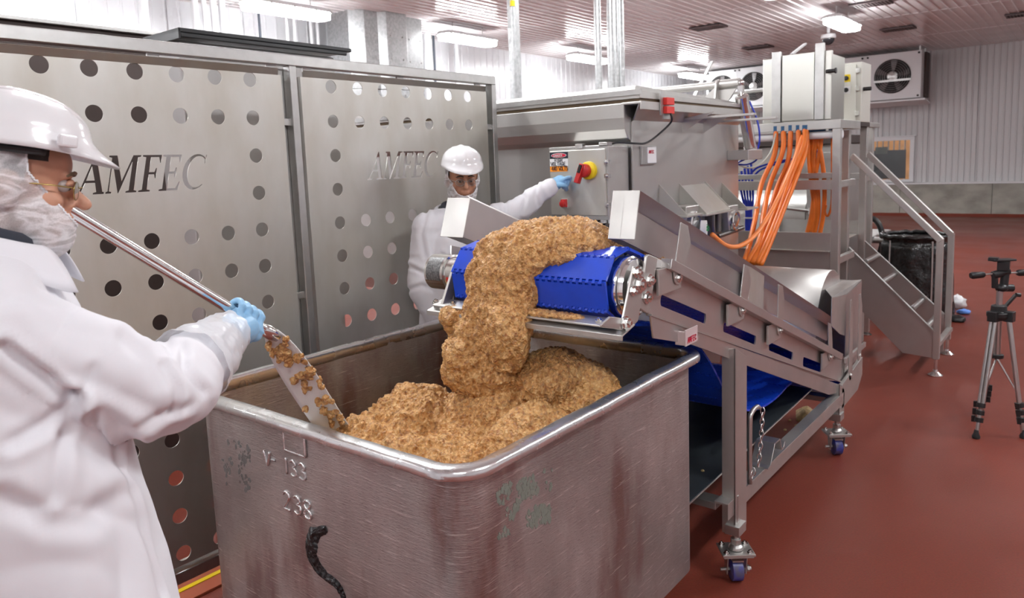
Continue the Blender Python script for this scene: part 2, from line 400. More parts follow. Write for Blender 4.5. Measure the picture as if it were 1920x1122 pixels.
# back wall: ribbed sheets over a concrete curb
wb = MB().bb((X1, Y0, 0), (X1+.2, Y1, ZC+.1)).build('wall_back', wall_white, kind='structure')
bm_ = ribbed((0, 0, 0), (0, 1, 0), 1.04, (0, 0, 1), ZC-.83, (-1, 0, 0), .13, .018, .3).mesh('wall_panel'); bm_.materials.append(wall_grey)
y = Y0; k = 0
while y < Y1-.5:
    o = bpy.data.objects.new('wall_panel', bm_); COL.objects.link(o); o.parent = wb; o.location = (X1-.03, y, .83); y += 1.05
mb = MB(); yy = Y0
for i in range(8):
    mb2 = MB().bb((X1-.22, yy+.004, 0), (X1, yy+1.996, .80)); mb2.build('curb_block', concrete, wb, bevel=.01); yy += 2
MB().bb((X1-.24, Y0, .80), (X1, Y1, .845)).build('trim_1', white_paint, kind='structure')
# coved red base
MB().prism([(X1-.30, Y0, 0), (X1-.22, Y0, 0), (X1-.22, Y0, .07)], (0, Y1-Y0, 0)).build('baseboard_back', floor_m, kind='structure')
# window in the back wall
wy0, wy1, wz0, wz1 = 3.80, 5.24, .93, 1.93
wn = thing('window_1', None, None, (X1-.05, (wy0+wy1)/2, wz0), kind='structure')
mb = MB(); xw = X1-.09
mb.bb((xw, wy0-.07, wz0-.07), (xw+.09, wy1+.07, wz0)); mb.bb((xw, wy0-.07, wz1), (xw+.09, wy1+.07, wz1+.09))
mb.bb((xw, wy0-.07, wz0), (xw+.09, wy0+.03, wz1)); mb.bb((xw, wy1-.03, wz0), (xw+.09, wy1+.07, wz1)); mb.bb((xw-.03, wy0-.12, wz1+.09), (xw+.06, wy1+.12, wz1+.12))
mb.build('window_frame', white_paint, wn, bevel=.006)
warm = mat('warm_room_beyond', (.45, .20, .06), .6, emit=(1, .42, .12), estr=.35, noise_amt=.8, nscale=2.5)
MB().bb((X1-.035, wy0, wz0), (X1-.031, wy1, wz1)).build('room_beyond', warm, wn)
mb = MB()
mb.bb((X1-.05, wy0+.12, wz0+.02), (X1-.04, wy0+.95, wz1-.24)); mb.bb((X1-.05, wy0+.95, wz0+.1), (X1-.04, wy0+1.25, wz1-.33))
mb.build('dark_furniture', mat('dark_furniture', (.02, .02, .02), .5), wn)
MB().bb((X1-.055, wy0+.55, wz1-.33), (X1-.052, wy0+.85, wz1-.15)).build('notice', mat('grey_notice', (.12, .12, .1), .6), wn)
MB().bb((X1-.072, wy0, wz0), (X1-.068, wy1, wz1)).build('glass_pane', mat('window_glass', (.9, .95, .95), .02, trans=1), wn)
# left wall
wl = MB().bb((X0, Y1, 0), (X1, Y1+.2, ZC+.1)).build('wall_left', wall_white, kind='structure')
lm = ribbed((0, 0, 0), (1, 0, 0), 1.14, (0, 0, 1), ZC-.01, (0, -1, 0), .19, .010, .2).mesh('wall_panel'); lm.materials.append(wall_white)
x = X0
while x < X1-.5:
    o = bpy.data.objects.new('wall_panel', lm); COL.objects.link(o); o.parent = wl; o.location = (x, Y1-.012, 0); x += 1.15
MB().bb((X0, Y1-.04, 0), (X1, Y1, .25)).build('baseboard_left', floor_m, kind='structure')
MB().bb((X0, Y0-.2, 0), (X1, Y0, ZC+.1)).build('wall_right', wall_white, kind='structure')
MB().bb((X0-.2, Y0, 0), (X0, Y1, ZC+.1)).build('wall_front', wall_white, kind='structure')
# ------------------------------------------------------------------ ceiling light fixtures
lamp_m = mat('lamp_diffuser', (.9, .9, .9), .5, emit=(.96, .98, 1), estr=LAMP)
def fixture(x, y, label, visible=True):
    t = thing('light_fixture', label, 'ceiling light', (x, y, 3.84), group='ceiling light fixtures')
    L, W = .66, .16
    out = [(-L, -W*.5), (-L+.06, -W), (L-.06, -W), (L, -W*.5), (L, W*.5), (L-.06, W), (-L+.06, W), (-L, W*.5)]
    mb = MB(); mb.prism([(x+a, y+b, 3.885) for a, b in out], (0, 0, .045)); mb.bb((x-L+.1, y-W*.6, 3.93), (x+L-.1, y+W*.6, 3.955))
    mb.build('housing', white_paint, t, bevel=.008)
    MB().prism([(x+a*.985, y+b*.93, 3.80) for a, b in out], (0, 0, .087)).build('diffuser', lamp_m, t, bevel=.012)
    if visible:
        mb = MB()
        for dx in (-.38, .38): mb.cyl((x+dx, y, 3.95), (x+dx, y, ZC-.01), .007, n=8)
        split(mb, 'hanger_rod', steel_rail, t)
        mb = MB()
        for dx in (-.6, -.35, 0, .35, .6):
            for s in (-1, 1): mb.bb((x+dx-.014, y+s*W-.008, 3.872), (x+dx+.014, y+s*W+.008, 3.905))
        split(mb, 'latch', steel_rail, t)
for (x, lab) in ((6.15, 'long white ceiling light at the top left, above the perforated guard'), (9.78, 'ceiling light just right of the galvanised square duct'),
                 (13.6, 'ceiling light between the two conduit posts along the left wall'), (18.8, 'farthest ceiling light of the left row, above the mixer lid')):
    fixture(x, 8.62, lab)
fixture(13.68, 3.56, 'ceiling light hanging in the middle of the ceiling, upper right')
for x in (-1.8, 1.0, 3.6): fixture(x, 8.62, 'ceiling light of the left row outside the picture')
for x in (-1.6, 2.2, 6.0, 9.8): fixture(x, 3.56, 'ceiling light of the middle row outside the picture')
for x in (-1.6, 2.2, 6.0, 9.8, 13.7): fixture(x, -1.5, 'ceiling light of the right row outside the picture')
# ceiling vents
ventm = mat('dark_vent', (.05, .035, .035), .6)
for i, (px, py) in enumerate(((1328, 50), (1421, 88), (1633, 6), (1684, 53), (1922, 25))):
    p = on(px, py, Z=4.1)
    labs = ['dark ceiling vent nearest the conduit posts', 'dark ceiling vent above the stainless cabinets, left one', 'dark ceiling vent beside the middle ceiling light', 'dark ceiling vent in front of the right cooling unit', 'dark ceiling vent at the right edge of the picture']
    t = thing('ceiling_vent', labs[i], 'vent', (p.x, p.y, 4.1), group='ceiling vents')
    MB().bb((p.x-.2, p.y-.3, 4.08), (p.x+.2, p.y+.3, 4.10)).build('backing', ventm, t)
    mb = MB()
    for k in range(12): mb.box((p.x, p.y-.275+k*.05, 4.075), (.36, .012, .012))
    mb.bb((p.x-.2, p.y-.3, 4.07), (p.x-.18, p.y+.3, 4.085)); mb.bb((p.x+.18, p.y-.3, 4.07), (p.x+.2, p.y+.3, 4.085))
    mb.build('grille', mat('vent_grille', (.16, .12, .12), .5), t)
# dome camera
p = on(1553, 78, Z=3.80)
t = thing('dome_camera', 'small dark dome camera hanging from the ceiling above the cabinets', 'security camera', (p.x, p.y, 3.8))
MB().cyl((p.x, p.y, ZC), (p.x, p.y, 3.95), .03, n=12).build('stem', white_paint, t)
MB().lathe((p.x, p.y, 3.95), (0, 0, -1), [(0, .05), (.02, .13), (.09, .14), (.1, .12)], 20).build('housing', white_paint, t, smooth='auto')
MB().sphere((p.x, p.y, 3.85), .115).build('dome', mat('smoked_dome', (.03, .03, .035), .05), t, smooth=True)
# ------------------------------------------------------------------ duct, pipes and conduits
def rectcol():
    xa, xb = on(650, 0, Y=9.0).x, on(770, 0, Y=9.0).x
    t = thing('column_casing', 'galvanised sheet metal column behind the perforated guard', 'column', ((xa+xb)/2, 9.0, 0))
    w_ = xb-xa
    cx = (xa+xb)/2
    pr = [(-w_/2, 0), (-w_/2+.16, -.18), (-w_/2+.42, -.18), (-w_/2+.5, -.30), (w_/2-.42, -.30), (w_/2-.36, -.22), (w_/2, -.22), (w_/2, .5), (-w_/2, .5)]
    for z0, z1 in ((0, 1.45), (1.455, 2.93), (2.935, ZC)):
        MB().prism([(cx+a, 9.0+b, z0) for a, b in pr], (0, 0, z1-z0)).build('sheet_panel', galv, t, bevel=.006)
    mb = MB()
    for a, b in ((-w_/2+.2, -.185), (-w_/2+.38, -.185), (w_/2-.3, -.225), (w_/2-.05, -.225), (-.1, -.305), (.15, -.305)):
        for z in (2.85, 3.05, 3.4, 3.75): bolt(mb, (cx+a, 9+b, z), (0, -1, 0), .012, .008)
    split(mb, 'rivet', steel_rail, t)
rectcol()
def pipe(px0, px1, ypl, label, z0=0, z1=ZC, m_=white_paint, name='wall_pipe', cat='pipe', group=None, clamps=True, sq=False):
    a = on(px0, 60, Y=ypl); b = on(px1, 60, Y=ypl); x = (a.x+b.x)/2; r = abs(b.x-a.x)/2*.8
    t = thing(name, label, cat, (x, ypl, z0), group=group)
    if sq: MB().bb((x-r, ypl-r, z0), (x+r, ypl+r, z1)).build('tube', m_, t, bevel=.004)
    else: MB().cyl((x, ypl, z0), (x, ypl, z1), r, n=16).build('tube', m_, t, smooth='auto')
    if clamps:
        mb = MB()
        for z in (2.6, 3.4): mb.cyl((x, ypl, z), (x, ypl, z+.03), r*1.18, n=16)
        mb.build('clamp', m_, t, smooth='auto')
    return t
pipe(266, 281, 9.6, 'slim white square post on the left wall above the guard', sq=True, clamps=False)
for i, (a, b) in enumerate(((363, 377), (381, 392), (397, 411), (413, 427))):
    pipe(a, b, 9.5, ['leftmost', 'second', 'third', 'rightmost'][i]+' of the four white pipes above the black lid', group='white pipes above the black lid')
pipe(485, 490, 9.7, 'thin dark conduit on the left wall under the long light', m_=mat('dark_conduit', (.05, .06, .08), .5), clamps=False)
for i, (a, b) in enumerate(((535, 542), (549, 556), (580, 587), (592, 599))):
    pipe(a, b, 9.7, ['first', 'second', 'third', 'fourth'][i]+' of the slim grey pipes under the long ceiling light', group='slim grey pipes left of the column', clamps=False)
pipe(790, 806, 9.7, 'thick white downpipe right of the galvanised column')
pipe(810, 814, 9.75, 'thin blue-black conduit right of the galvanised column', m_=MATS['dark_conduit'], clamps=False)
pipe(850, 858, 9.7, 'slim white pipe right of the thin dark conduit')
# conduit posts close behind the mixer
def post(pxa, pxb, ypl, label, zb, extra=None, m_=galv):
    a = on(pxa, 100, Y=ypl); b = on(pxb, 100, Y=ypl); x = (a.x+b.x)/2; r = abs(b.x-a.x)/2
    t = thing('conduit_post', label, 'conduit', (x, ypl, zb))
    MB().bb((x-r, ypl-r, zb), (x+r, ypl+r, ZC)).build('post', m_, t, bevel=.006)
    mb = MB(); mb.cyl((x-r*1.4, ypl-r, zb), (x-r*1.4, ypl-r, ZC), r*.42, n=10)
    mb.build('pipe', m_, t, smooth='auto')
    MB().cyl((x-r*1.4, ypl-r, ZC-.95), (x-r*1.4, ypl-r, ZC-.90), r*.62, n=12).build('yellow_tag', yellow, t)
    return t
post(960, 970, 4.4, 'single galvanised strut post rising behind the mixer lid', 0)
def conduits():
    ypl = 4.6
    t = None
    labs = ['slim conduit standing apart left of the conduit bundle', 'leftmost conduit of the bundle of three behind the mixer', 'middle conduit of the bundle of three behind the mixer', 'rightmost conduit of the bundle of three behind the mixer']
    root = None
    for i, (a, b) in enumerate(((1118, 1125), (1142, 1149), (1150, 1157), (1159, 1167))):
        p = on(a, 100, Y=ypl); q = on(b, 100, Y=ypl); x = (p.x+q.x)/2; r = abs(q.x-p.x)/2
        t = thing('conduit', labs[i], 'conduit', (x, ypl, 0), group='conduits behind the mixer')
        MB().cyl((x, ypl, 0), (x, ypl, ZC), r, n=14).build('tube', galv, t, smooth='auto')
        if i == 0:
            x2 = on(1163, 100, Y=ypl).x
            for z in (2.35, 3.75):
                MB().bb((x, ypl+r, z), (x2, ypl+r+.04, z+.04)).build('bracket', galv, t)
        else:
            MB().bb((x-r*1.3, ypl-r*1.4, 3.68), (x+r*1.3, ypl+r*1.4, 3.73)).build('clamp', black, t)
conduits()
# ------------------------------------------------------------------ cooling units
def evaporator(fans, z0, z1, x, label, fin=True):
    ys = [f for f in fans]; half = .62 if len(fans) < 2 else abs(ys[0]-ys[1])/2
    ya, yb = min(ys)-half, max(ys)+half; d = .75
    t = thing('cooling_unit', label, 'cooling unit', (x, (ya+yb)/2, z0), group='cooling units hung at the back wall')
    MB().bb((x+.02, ya, z0), (x+d, yb, z1)).build('body', white_paint, t, bevel=.01)
    for yc in ys:
        # front plate with a round opening
        mb = MB(); n = 32; R_ = (z1-z0)*.37; zc = (z0+z1)/2; sq = []; ci = []
        for i in range(n):
            a = 2*PI*i/n+PI/4; c, s_ = math.cos(a), math.sin(a); m2 = max(abs(c), abs(s_))
            sq.append(Vector((x, yc+c/m2*(half-.01), zc+s_/m2*(z1-z0)/2*.985))); ci.append(Vector((x, yc+c*R_, zc+s_*R_)))
        vs = sq+ci+[p+Vector((.015, 0, 0)) for p in ci]
        fs = [(i, (i+1) % n, n+(i+1) % n, n+i) for i in range(n)]+[(n+i, n+(i+1) % n, 2*n+(i+1) % n, 2*n+i) for i in range(n)]
        mb.add(vs, fs); mb.build('fan_plate', white_paint, t, fix=True)
        fr = MB().cyl((x+.012, yc, zc), (x+.018, yc, zc), R_*.985, n=32).build('fan_opening', dark, t)
        mb = MB()
        for k in range(5):
            a = 2*PI*k/5+.3
            def bl(u, v, a=a):
                r = R_*(.18+.75*v); tt = a+(u-.5)*.75*(1-.15*v)
                return Vector((x+.004-(u-.5)*.05, yc+r*math.cos(tt), zc+r*math.sin(tt)))
            mb.grid(bl, 4, 4)
        split(mb, 'fan_blade', mat('fan_blade', (.10, .09, .09), .35, .3), t)
        mb = MB().lathe((x+.01, yc, zc), (-1, 0, 0), [(0, R_*.28), (.02, R_*.27), (.03, R_*.12), (.035, R_*.05)], 20)
        mb.build('hub', steel_rail, t, smooth='auto')
        mb = MB()
        for r in (.3, .42, .54, .66, .78, .9, 1.0): mb.tube([(x-.025+.012*r, yc+R_*r*math.cos(2*PI*i/32), zc+R_*r*math.sin(2*PI*i/32)) for i in range(32)], .0025, 4, closed=True)
        mb.bar((x-.03, yc-R_, zc-R_*.25), (x-.03, yc+R_, zc-R_*.25), .02, .05, k=0)
        mb.build('fan_guard', steel_rail, t)
        mb = MB()
        for sy in (-1, 1):
            for sz in (-1, 1): mb.cyl((x-.012, yc+sy*(half-.06), zc+sz*(z1-z0)*.45), (x, yc+sy*(half-.06), zc+sz*(z1-z0)*.45), .025, n=10)
        split(mb, 'screw', dark, t)
    mb = MB()
    for k in range(34): mb.bb((x+.30, ya-.05, z0+.03+k*(z1-z0-.06)/34), (x+d, ya-.001, z0+.045+k*(z1-z0-.06)/34))
    mb.bb((x+.32, ya-.045, z0+.02), (x+d-.01, ya-.002, z1-.02), k=1)
    mb.build('coil_fins', [mat('coil_fin', (.10, .06, .05), .5, .4), dark], t)
    MB().prism([(x-.04, ya-.1, z0-.02), (x+d, ya-.1, z0-.10), (x+d, ya-.1, z0-.13), (x-.04, ya-.1, z0-.06)], (0, yb-ya+.2, 0)).build('drain_pan', white_paint, t)
    mb = MB()
    for yy in (ya+.05, yb-.05):
        for xx in (x+.05, x+d-.05): mb.bb((xx-.015, yy-.015, z1), (xx+.015, yy+.015, ZC-.01))
    split(mb, 'hanger', steel_rail, t)
evaporator([4.017, 5.25], 2.90, 4.0, 19.9, 'white cooling unit with a large dark fan, right of the cabinets')
evaporator([7.41, 8.30], 3.02, 4.05, 19.9, 'white cooling unit with two dark fans, left of the cabinets')
MEAT_BLOBS = [((2.04, 1.44, 1.410), (.16, .23, .10)), ((2.26, 1.40, 1.335), (.20, .24, .095)), ((2.70, 1.45, 1.185), (.35, .22, .05)), ((1.93, 1.52, 1.39), (.10, .165, .095)),
 ((1.87, 1.545, 1.30), (.065, .145, .12)), ((1.85, 1.55, 1.20), (.06, .145, .11)), ((1.845, 1.585, 1.12), (.065, .15, .09)), ((1.84, 1.65, 1.05), (.10, .11, .08)),
 ((1.88, 1.64, .99), (.13, .155, .10)), ((1.80, 1.475, 1.15), (.06, .065, .10)), ((1.81, 1.48, 1.08), (.05, .05, .05)), ((1.96, 1.40, .97), (.13, .13, .10)), ((2.02, 1.38, .90), (.17, .17, .12)), ((1.83, 1.735, 1.18), (.03, .04, .022)), ((1.83, 1.755, 1.13), (.011, .012, .05))]
# ------------------------------------------------------------------ perforated guard with two door sheets
GY = 2.7115
def italic(letter):
    if letter == 'A': o = [(-.05, 0), (.2, 0), (.2, .04), (.12, .06), (.215, .30), (.52, .30), (.60, .06), (.50, .04), (.50, 0), (.9, 0), (.9, .04), (.80, .06), (.45, 1), (.40, 1), (.05, .06), (-.05, .04)]; return [o, [(.24, .36), (.36, .72), (.50, .36)]], .86
    if letter == 'M': return [[(0, 0), (.24, 0), (.24, .04), (.15, .06), (.15, .80), (.44, 0), (.48, 0), (.80, .82), (.80, .06), (.70, .04), (.70, 0), (1.08, 0), (1.08, .04), (.98, .06), (.98, .94), (1.08, .96), (1.08, 1), (.80, 1), (.52, .32), (.27, 1), (0, 1), (0, .96), (.1, .94), (.1, .06), (0, .04)]], 1.13
    if letter == 'F': return [[(0, 0), (.42, 0), (.42, .04), (.30, .06), (.30, .47), (.48, .47), (.52, .36), (.56, .36), (.56, .64), (.52, .64), (.48, .53), (.30, .53), (.30, .94), (.58, .94), (.64, .78), (.68, .78), (.68, 1), (0, 1), (0, .96), (.12, .94), (.12, .06), (0, .04)]], .72
    if letter == 'E': return [[(0, 0), (.70, 0), (.74, .24), (.70, .24), (.60, .06), (.30, .06), (.30, .47), (.48, .47), (.52, .36), (.56, .36), (.56, .64), (.52, .64), (.48, .53), (.30, .53), (.30, .94), (.58, .94), (.64, .78), (.68, .78), (.68, 1), (0, 1), (0, .96), (.12, .94), (.12, .06), (0, .04)]], .80
    o = []
    for i in range(19):
        a = math.radians(48+i*(264/18)); o.append((.5+.5*math.cos(a), .5+.51*math.sin(a)))
    for i in range(15):
        a = math.radians(308-i*(256/14)); o.append((.57+.38*math.cos(a), .5+.455*math.sin(a)))
    o += [(.80, .74), (.84, .74), (.86, .98), (.82, .98)]
    return [o], .9
def guard_sheet(xa, xb, za, zb, holes, tx, tz, th, twid, name, parent, label=None):
    cu = bpy.data.curves.new('c', 'CURVE'); cu.dimensions = '2D'; cu.fill_mode = 'BOTH'; cu.extrude = .0015
    def add(pts):
        sp = cu.splines.new('POLY'); sp.points.add(len(pts)-1); sp.use_cyclic_u = True
        for q, p in zip(sp.points, pts): q.co = (p[0], p[1], 0, 1)
    add([(xa, za), (xb, za), (xb, zb), (xa, zb)])
    for hx, hz in holes: add([(hx+.0295*math.cos(2*PI*i/28), hz+.0295*math.sin(2*PI*i/28)) for i in range(28)])
    total = sum(italic(c)[1] for c in 'AMFEC'); sc = twid/total; x = 0
    for c in 'AMFEC':
        outl, adv = italic(c)
        for o in outl: add([(tx+(x+a)*sc+b*th*.24, tz+b*th) for a, b in o])
        x += adv
    ob = bpy.data.objects.new('c', cu); COL.objects.link(ob)
    dg = bpy.context.evaluated_depsgraph_get(); me = bpy.data.meshes.new_from_object(ob.evaluated_get(dg)); bpy.data.objects.remove(ob)
    me.transform(Matrix(((1, 0, 0, 0), (0, 0, 1, GY), (0, 1, 0, 0), (0, 0, 0, 1))))
    me.transform(Matrix.Translation(-wloc(parent))); me.materials.clear()
    return raw(name, me, guard_m, parent, smooth=False, label=label)
guard_m = mat('bead_blasted_sheet', (.64, .635, .60), .43, .78, noise_amt=.22, nscale=3.2, stretch=(1.4, 1, .6), rough_var=.07, bump=.15, bscale=240, bdist=.0006, col2=(.54, .52, .465))
gt = thing('machine_guard', 'tall perforated stainless guard with two doors and cut-out lettering behind the workers', 'guard', (1.93, GY, 0))
P_ = .1524
sk = {(c, r) for r in (2, 3) for c in range(1, 6)}
c1 = .968; c2 = 2.133; z0 = 2.0805
h1 = [(c1+(c-1)*P_, z0-r*P_) for c in range(7) for r in range(13) if (c, r) not in sk]
h2 = [(c2+c*P_, z0-.006-r*P_) for c in range(7) for r in range(13) if (c, r) not in sk]
def door(xa, xb, holes, tx, lab):
    d = guard_sheet(xa, xb, .205, 2.108, holes, tx, 1.652, .132, .455, 'door_sheet', gt, lab)
    g = Vector((0, 0, 0))
    mb = MB()
    # folded edges of the sheet: top lip leaning forward, side lips, bottom lip
    mb.prism([(xa+.015, GY-.002, 2.108), (xa+.015, GY-.002, 2.111), (xa, GY-.026, 2.134), (xa, GY-.029, 2.132)], (xb-xa-.03, 0, 0))
    mb.bb((xa, GY, .205), (xa+.003, GY+.04, 2.108)); mb.bb((xb-.003, GY, .205), (xb, GY+.04, 2.108)); mb.bb((xa, GY, .205), (xb, GY+.04, .208))
    e = mb.build('folded_edge', guard_m, gt)
door(.655, 1.877, h1, 1.035, None)
door(1.972, 3.205, h2, 2.315, None)
def rail(name, a, b, m_=steel_rail, bev=.003): return MB().bb(a, b).build(name, m_, gt, bevel=bev)
rail('top_rail', (.55, GY-.012, 2.15), (3.28, GY+.035, 2.195)); rail('bottom_rail', (.55, GY-.012, .139), (3.28, GY+.035, .186))
for xa, xb in ((.55, .60), (1.914, 1.949), (3.243, 3.28)): rail('post', (xa, GY-.012, .0), (xb, GY+.035, 2.15))
mb = MB()
for x in (.7, 1.35, 1.84, 2.02, 2.57, 3.15): mb.bb((x-.022, GY+.01, 2.105), (x+.022, GY+.02, 2.152))
for z in (.45, 1.15, 1.9):
    for xa, xb in ((1.875, 1.916), (3.2, 3.245)): mb.bb((xa, GY+.004, z), (xb, GY+.02, z+.03))
split(mb, 'hinge_tab', steel_rail, gt, bevel=.001)
mb = MB()
for xa, xb in ((.6, .655), (1.879, 1.912), (1.951, 1.972), (3.207, 3.241)): mb.bb((xa+.002, GY+.036, .19), (xb+.008, GY+.052, 2.14))
split(mb, 'door_stop', steel_rail, gt)
# machines standing behind the guard, seen through its holes
brown = mat('dark_brown_housing', (.050, .036, .032), .5, .3)
t = thing('lift_column', 'dark brown machine housing seen through the holes of the left guard door', 'machine', (1.7, 4.6, 0))
MB().bb((1.34, 4.35, 0), (2.45, 4.95, 2.52)).build('housing', brown, t, bevel=.01)
MB().bb((1.32, 4.33, 2.52), (2.47, 4.97, 2.545)).build('cap', steel_rail, t, bevel=.004)
MB().bb((1.22, 4.34, 0), (1.295, 4.5, 2.40)).build('guide_post', steel_rail, t, bevel=.004)
t = thing('covered_hopper', 'steel hopper with a black sheet lid showing above the guard', 'hopper', (2.2, 3.6, 0))
xa, xb = on(330, 75, Y=3.25).x, on(645, 100, Y=3.25).x
mb = MB(); mb.bb((xa+.02, 3.27, 1.0), (xb-.05, 3.52, 2.31)); mb.build('tub', mat('dull_steel', (.42, .41, .40), .45, .7), t, bevel=.01)
mb = MB(); mb.prism([(xa+.02, 3.27, 1.0), (xb-.05, 3.27, 1.0), (xb-.35, 3.30, .6), (xa+.3, 3.30, .6)], (0, .2, 0)); mb.build('tub_bottom', steel_sat, t)
zt = on(330, 57, Y=3.24).z+.012
mb = MB(); mb.bb((xa, 3.22, zt-.02), (xb+.03, 3.56, zt)); mb.bb((xa, 3.22, zt-.05), (xa+.01, 3.56, zt)); mb.bb((xa+.01, 3.225, zt-.04), (xb, 3.24, zt-.018)); mb.build('black_lid', mat('black_sheet', (.02, .022, .024), .35), t, bevel=.004, label='black sheet lid')
mb = MB()
for x in (xa+.08, xb-.12):
    for y in (3.31, 3.48): mb.bb((x-.03, y-.03, 0), (x+.03, y+.03, 1.05))
split(mb, 'leg', steel_rail, t, bevel=.004)

# ------------------------------------------------------------------ steel vat
BX0, BX1, BY0, BY1 = 1.15, 2.505, 1.09, 2.38
def rrect(x0, x1, y0, y1, r, n=7):
    out = []
    for cx, cy, a0 in ((x1-r, y1-r, 0), (x0+r, y1-r, 90), (x0+r, y0+r, 180), (x1-r, y0+r, 270)):
        for i in range(n): a = math.radians(a0+90*i/(n-1)); out.append((cx+r*math.cos(a), cy+r*math.sin(a)))
    return out
def sweep_rect(mb, prof, ins, r0=.075, n=7, sub=6):
    """prof: (outward offset, z); closed ring profile swept along the rounded rectangle"""
    rings = []
    for off, z in prof:
        r = max(.02, r0+off); ring = rrect(BX0+ins-off, BX1-ins+off, BY0+ins-off, BY1-ins+off, r, n)
        full = []
        for i, p in enumerate(ring):
            q = ring[(i+1) % len(ring)]; full.append((*p, z))
            if i % n == n-1:
                for k in range(1, sub): full.append((p[0]+(q[0]-p[0])*k/sub, p[1]+(q[1]-p[1])*k/sub, z))
        rings.append(full)
    m_ = len(rings[0]); vs = [p for rr in rings for p in rr]; K = len(rings)
    fs = [(k*m_+i, k*m_+(i+1) % m_, ((k+1) % K)*m_+(i+1) % m_, ((k+1) % K)*m_+i) for k in range(K) for i in range(m_)]
    return mb.add(vs, fs)
vt = thing('meat_vat', 'large scratched stainless vat on wheels marked V-133 and 238, full of ground meat', 'vat', (1.82, 1.73, 0))
INS = .040
mb = MB()
sweep_rect(mb, [(0, .965), (0, .55), (0, .16), (-.04, .13), (-.5, .13), (-.5, .14), (-.05, .145), (-.012, .17), (-.006, .55), (-.003, .965)], INS)
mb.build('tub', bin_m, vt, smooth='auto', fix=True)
mb = MB()
prof = [(-.004, .955), (-.004, .990), (-.002, .998), (.004, 1.001), (.016, 1.001), (.029, 1.000), (.037, .996), (.041, .989), (.042, .980), (.040, .972), (.034, .967), (.012, .966), (.005, .955)]
sweep_rect(mb, prof, INS, sub=40)
for i, p in enumerate(mb.v):
    d = noise.noise(p*6)*.0025 + noise.noise(p*14)*.0010
    mb.v[i] = p+Vector((d, d*.7, d))
rim_m = mat('rolled_rim_steel', (.80, .80, .80), .27, .9, noise_amt=.22, nscale=9, rough_var=.12, bump=.3, bscale=60, bdist=.002)
mb.build('rolled_rim', rim_m, vt, smooth=True, fix=True)
xf = BX0+INS
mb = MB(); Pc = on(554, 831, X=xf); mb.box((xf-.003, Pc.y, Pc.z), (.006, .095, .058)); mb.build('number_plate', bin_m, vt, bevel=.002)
mb = MB(); c = [Vector((xf-.004, Pc.y+sy*.05, Pc.z+sz*.030)) for sy, sz in ((-1, -1), (1, -1), (1, 1), (-1, 1))]
q_ = [c[i].lerp(c[(i+1) % 4], k/8) for i in range(4) for k in range(8)]; mb.tube(q_, .0042, 7, radii=[random.uniform(.0034, .0052) for _ in q_], closed=True)
mb.build('plate_weld', rim_m, vt, smooth=True)
mb = MB()
a = on(497, 868, X=xf-.001); strokes(mb, 'V-', a+Vector((0, 0, -.002)), (0, -1, 0), (0, 0, 1), .044, .0085, (-1, 0, 0), flat=False, jit=.001)
a = on(533, 886, X=xf-.001); strokes(mb, '133', a, (0, -1, 0), (0, 0, 1), .048, .0075, (-1, 0, 0), adv=1.02, flat=False, jit=.001)
a = on(533, 953, X=xf-.001); strokes(mb, '238', a, (0, -1, 0), (0, 0, 1), .056, .0090, (-1, 0, 0), adv=1.02, flat=False, jit=.0012)
split(mb, 'weld_letter', rim_m, vt, smooth=True)
# black putty smear
mb = MB(); pth = [(612, 992), (590, 1003), (583, 1030), (592, 1058), (612, 1082), (632, 1097), (643, 1116), (648, 1135)]; wd = [.008, .022, .027, .022, .015, .012, .011, .003]
Pq = spline([on(px, py, X=xf-.001) for px, py in pth], 6); n_ = len(Pq)
def sm(u, v):
    i = min(n_-1, int(round(u*(n_-1)))); p = Pq[i]; t_ = (Pq[min(i+1, n_-1)]-Pq[max(i-1, 0)]).normalized(); s_ = t_.cross(Vector((1, 0, 0)))
    k = u*7; j = int(min(6, k)); ww = wd[j]*(1-(k-j))+wd[j+1]*(k-j); ww *= 1.05+.30*noise.noise(p*60+Vector((v*2, 0, 0)))+(.25*noise.noise(p*260) if v > .8 or v < .2 else 0)
    a = (v-.5)*2; return p + s_*(a*ww) + Vector((-1, 0, 0))*(.006*(1-a*a)*(1+1.2*noise.noise(p*45+Vector((0, v*9, v*5)))+.5*noise.noise(p*160+Vector((v*30, 0, 0))))-.0005)
mb.grid(sm, 60, 12); mb.build('black_smear', mat('black_grease', (.010, .009, .010), .3, bump=.6, bscale=120, bdist=.004), vt, smooth=True, label='thick black smear')
# torn label remains on both faces
def residue(name, corners, nf, out, m_, seed):
    rnd = random.Random(seed); mb = MB(); a, b, c, d = [Vector(q) for q in corners]; out = Vector(out)
    e1 = (b-a).normalized(); e2 = (d-a).normalized()
    for _ in range(nf):
        u, v = rnd.random(), rnd.random()
        if noise.noise(Vector((u*3.2+seed, v*3.2, 0))) < -.05+.35*rnd.random()-(.25 if abs(u-v*.0-.75) < .15 else 0): continue
        p = a*(1-u)*(1-v)+b*u*(1-v)+c*u*v+d*(1-u)*v; r = rnd.uniform(.002, .009); k = rnd.randint(5, 8)
        pts = [p+e1*(r*math.cos(2*PI*i/k)*rnd.uniform(.5, 1.2))+e2*(r*math.sin(2*PI*i/k)*rnd.uniform(.6, 1.6)) for i in range(k)]
        mb.prism(pts, out*rnd.uniform(.0004, .0009))
    return mb.build(name, m_, vt, kind='stuff')
yf = BY0+INS
residue('label_residue', [on(930, 1010, Y=yf), on(1032, 978, Y=yf), on(1035, 880, Y=yf), on(932, 915, Y=yf)], 800, (0, -1, 0), mat('old_glue', (.17, .18, .15), .7), 3)
residue('label_residue', [on(415, 910, X=xf), on(470, 925, X=xf), on(470, 835, X=xf), on(415, 820, X=xf)], 300, (-1, 0, 0), mat('old_glue_dark', (.15, .145, .14), .7), 8)
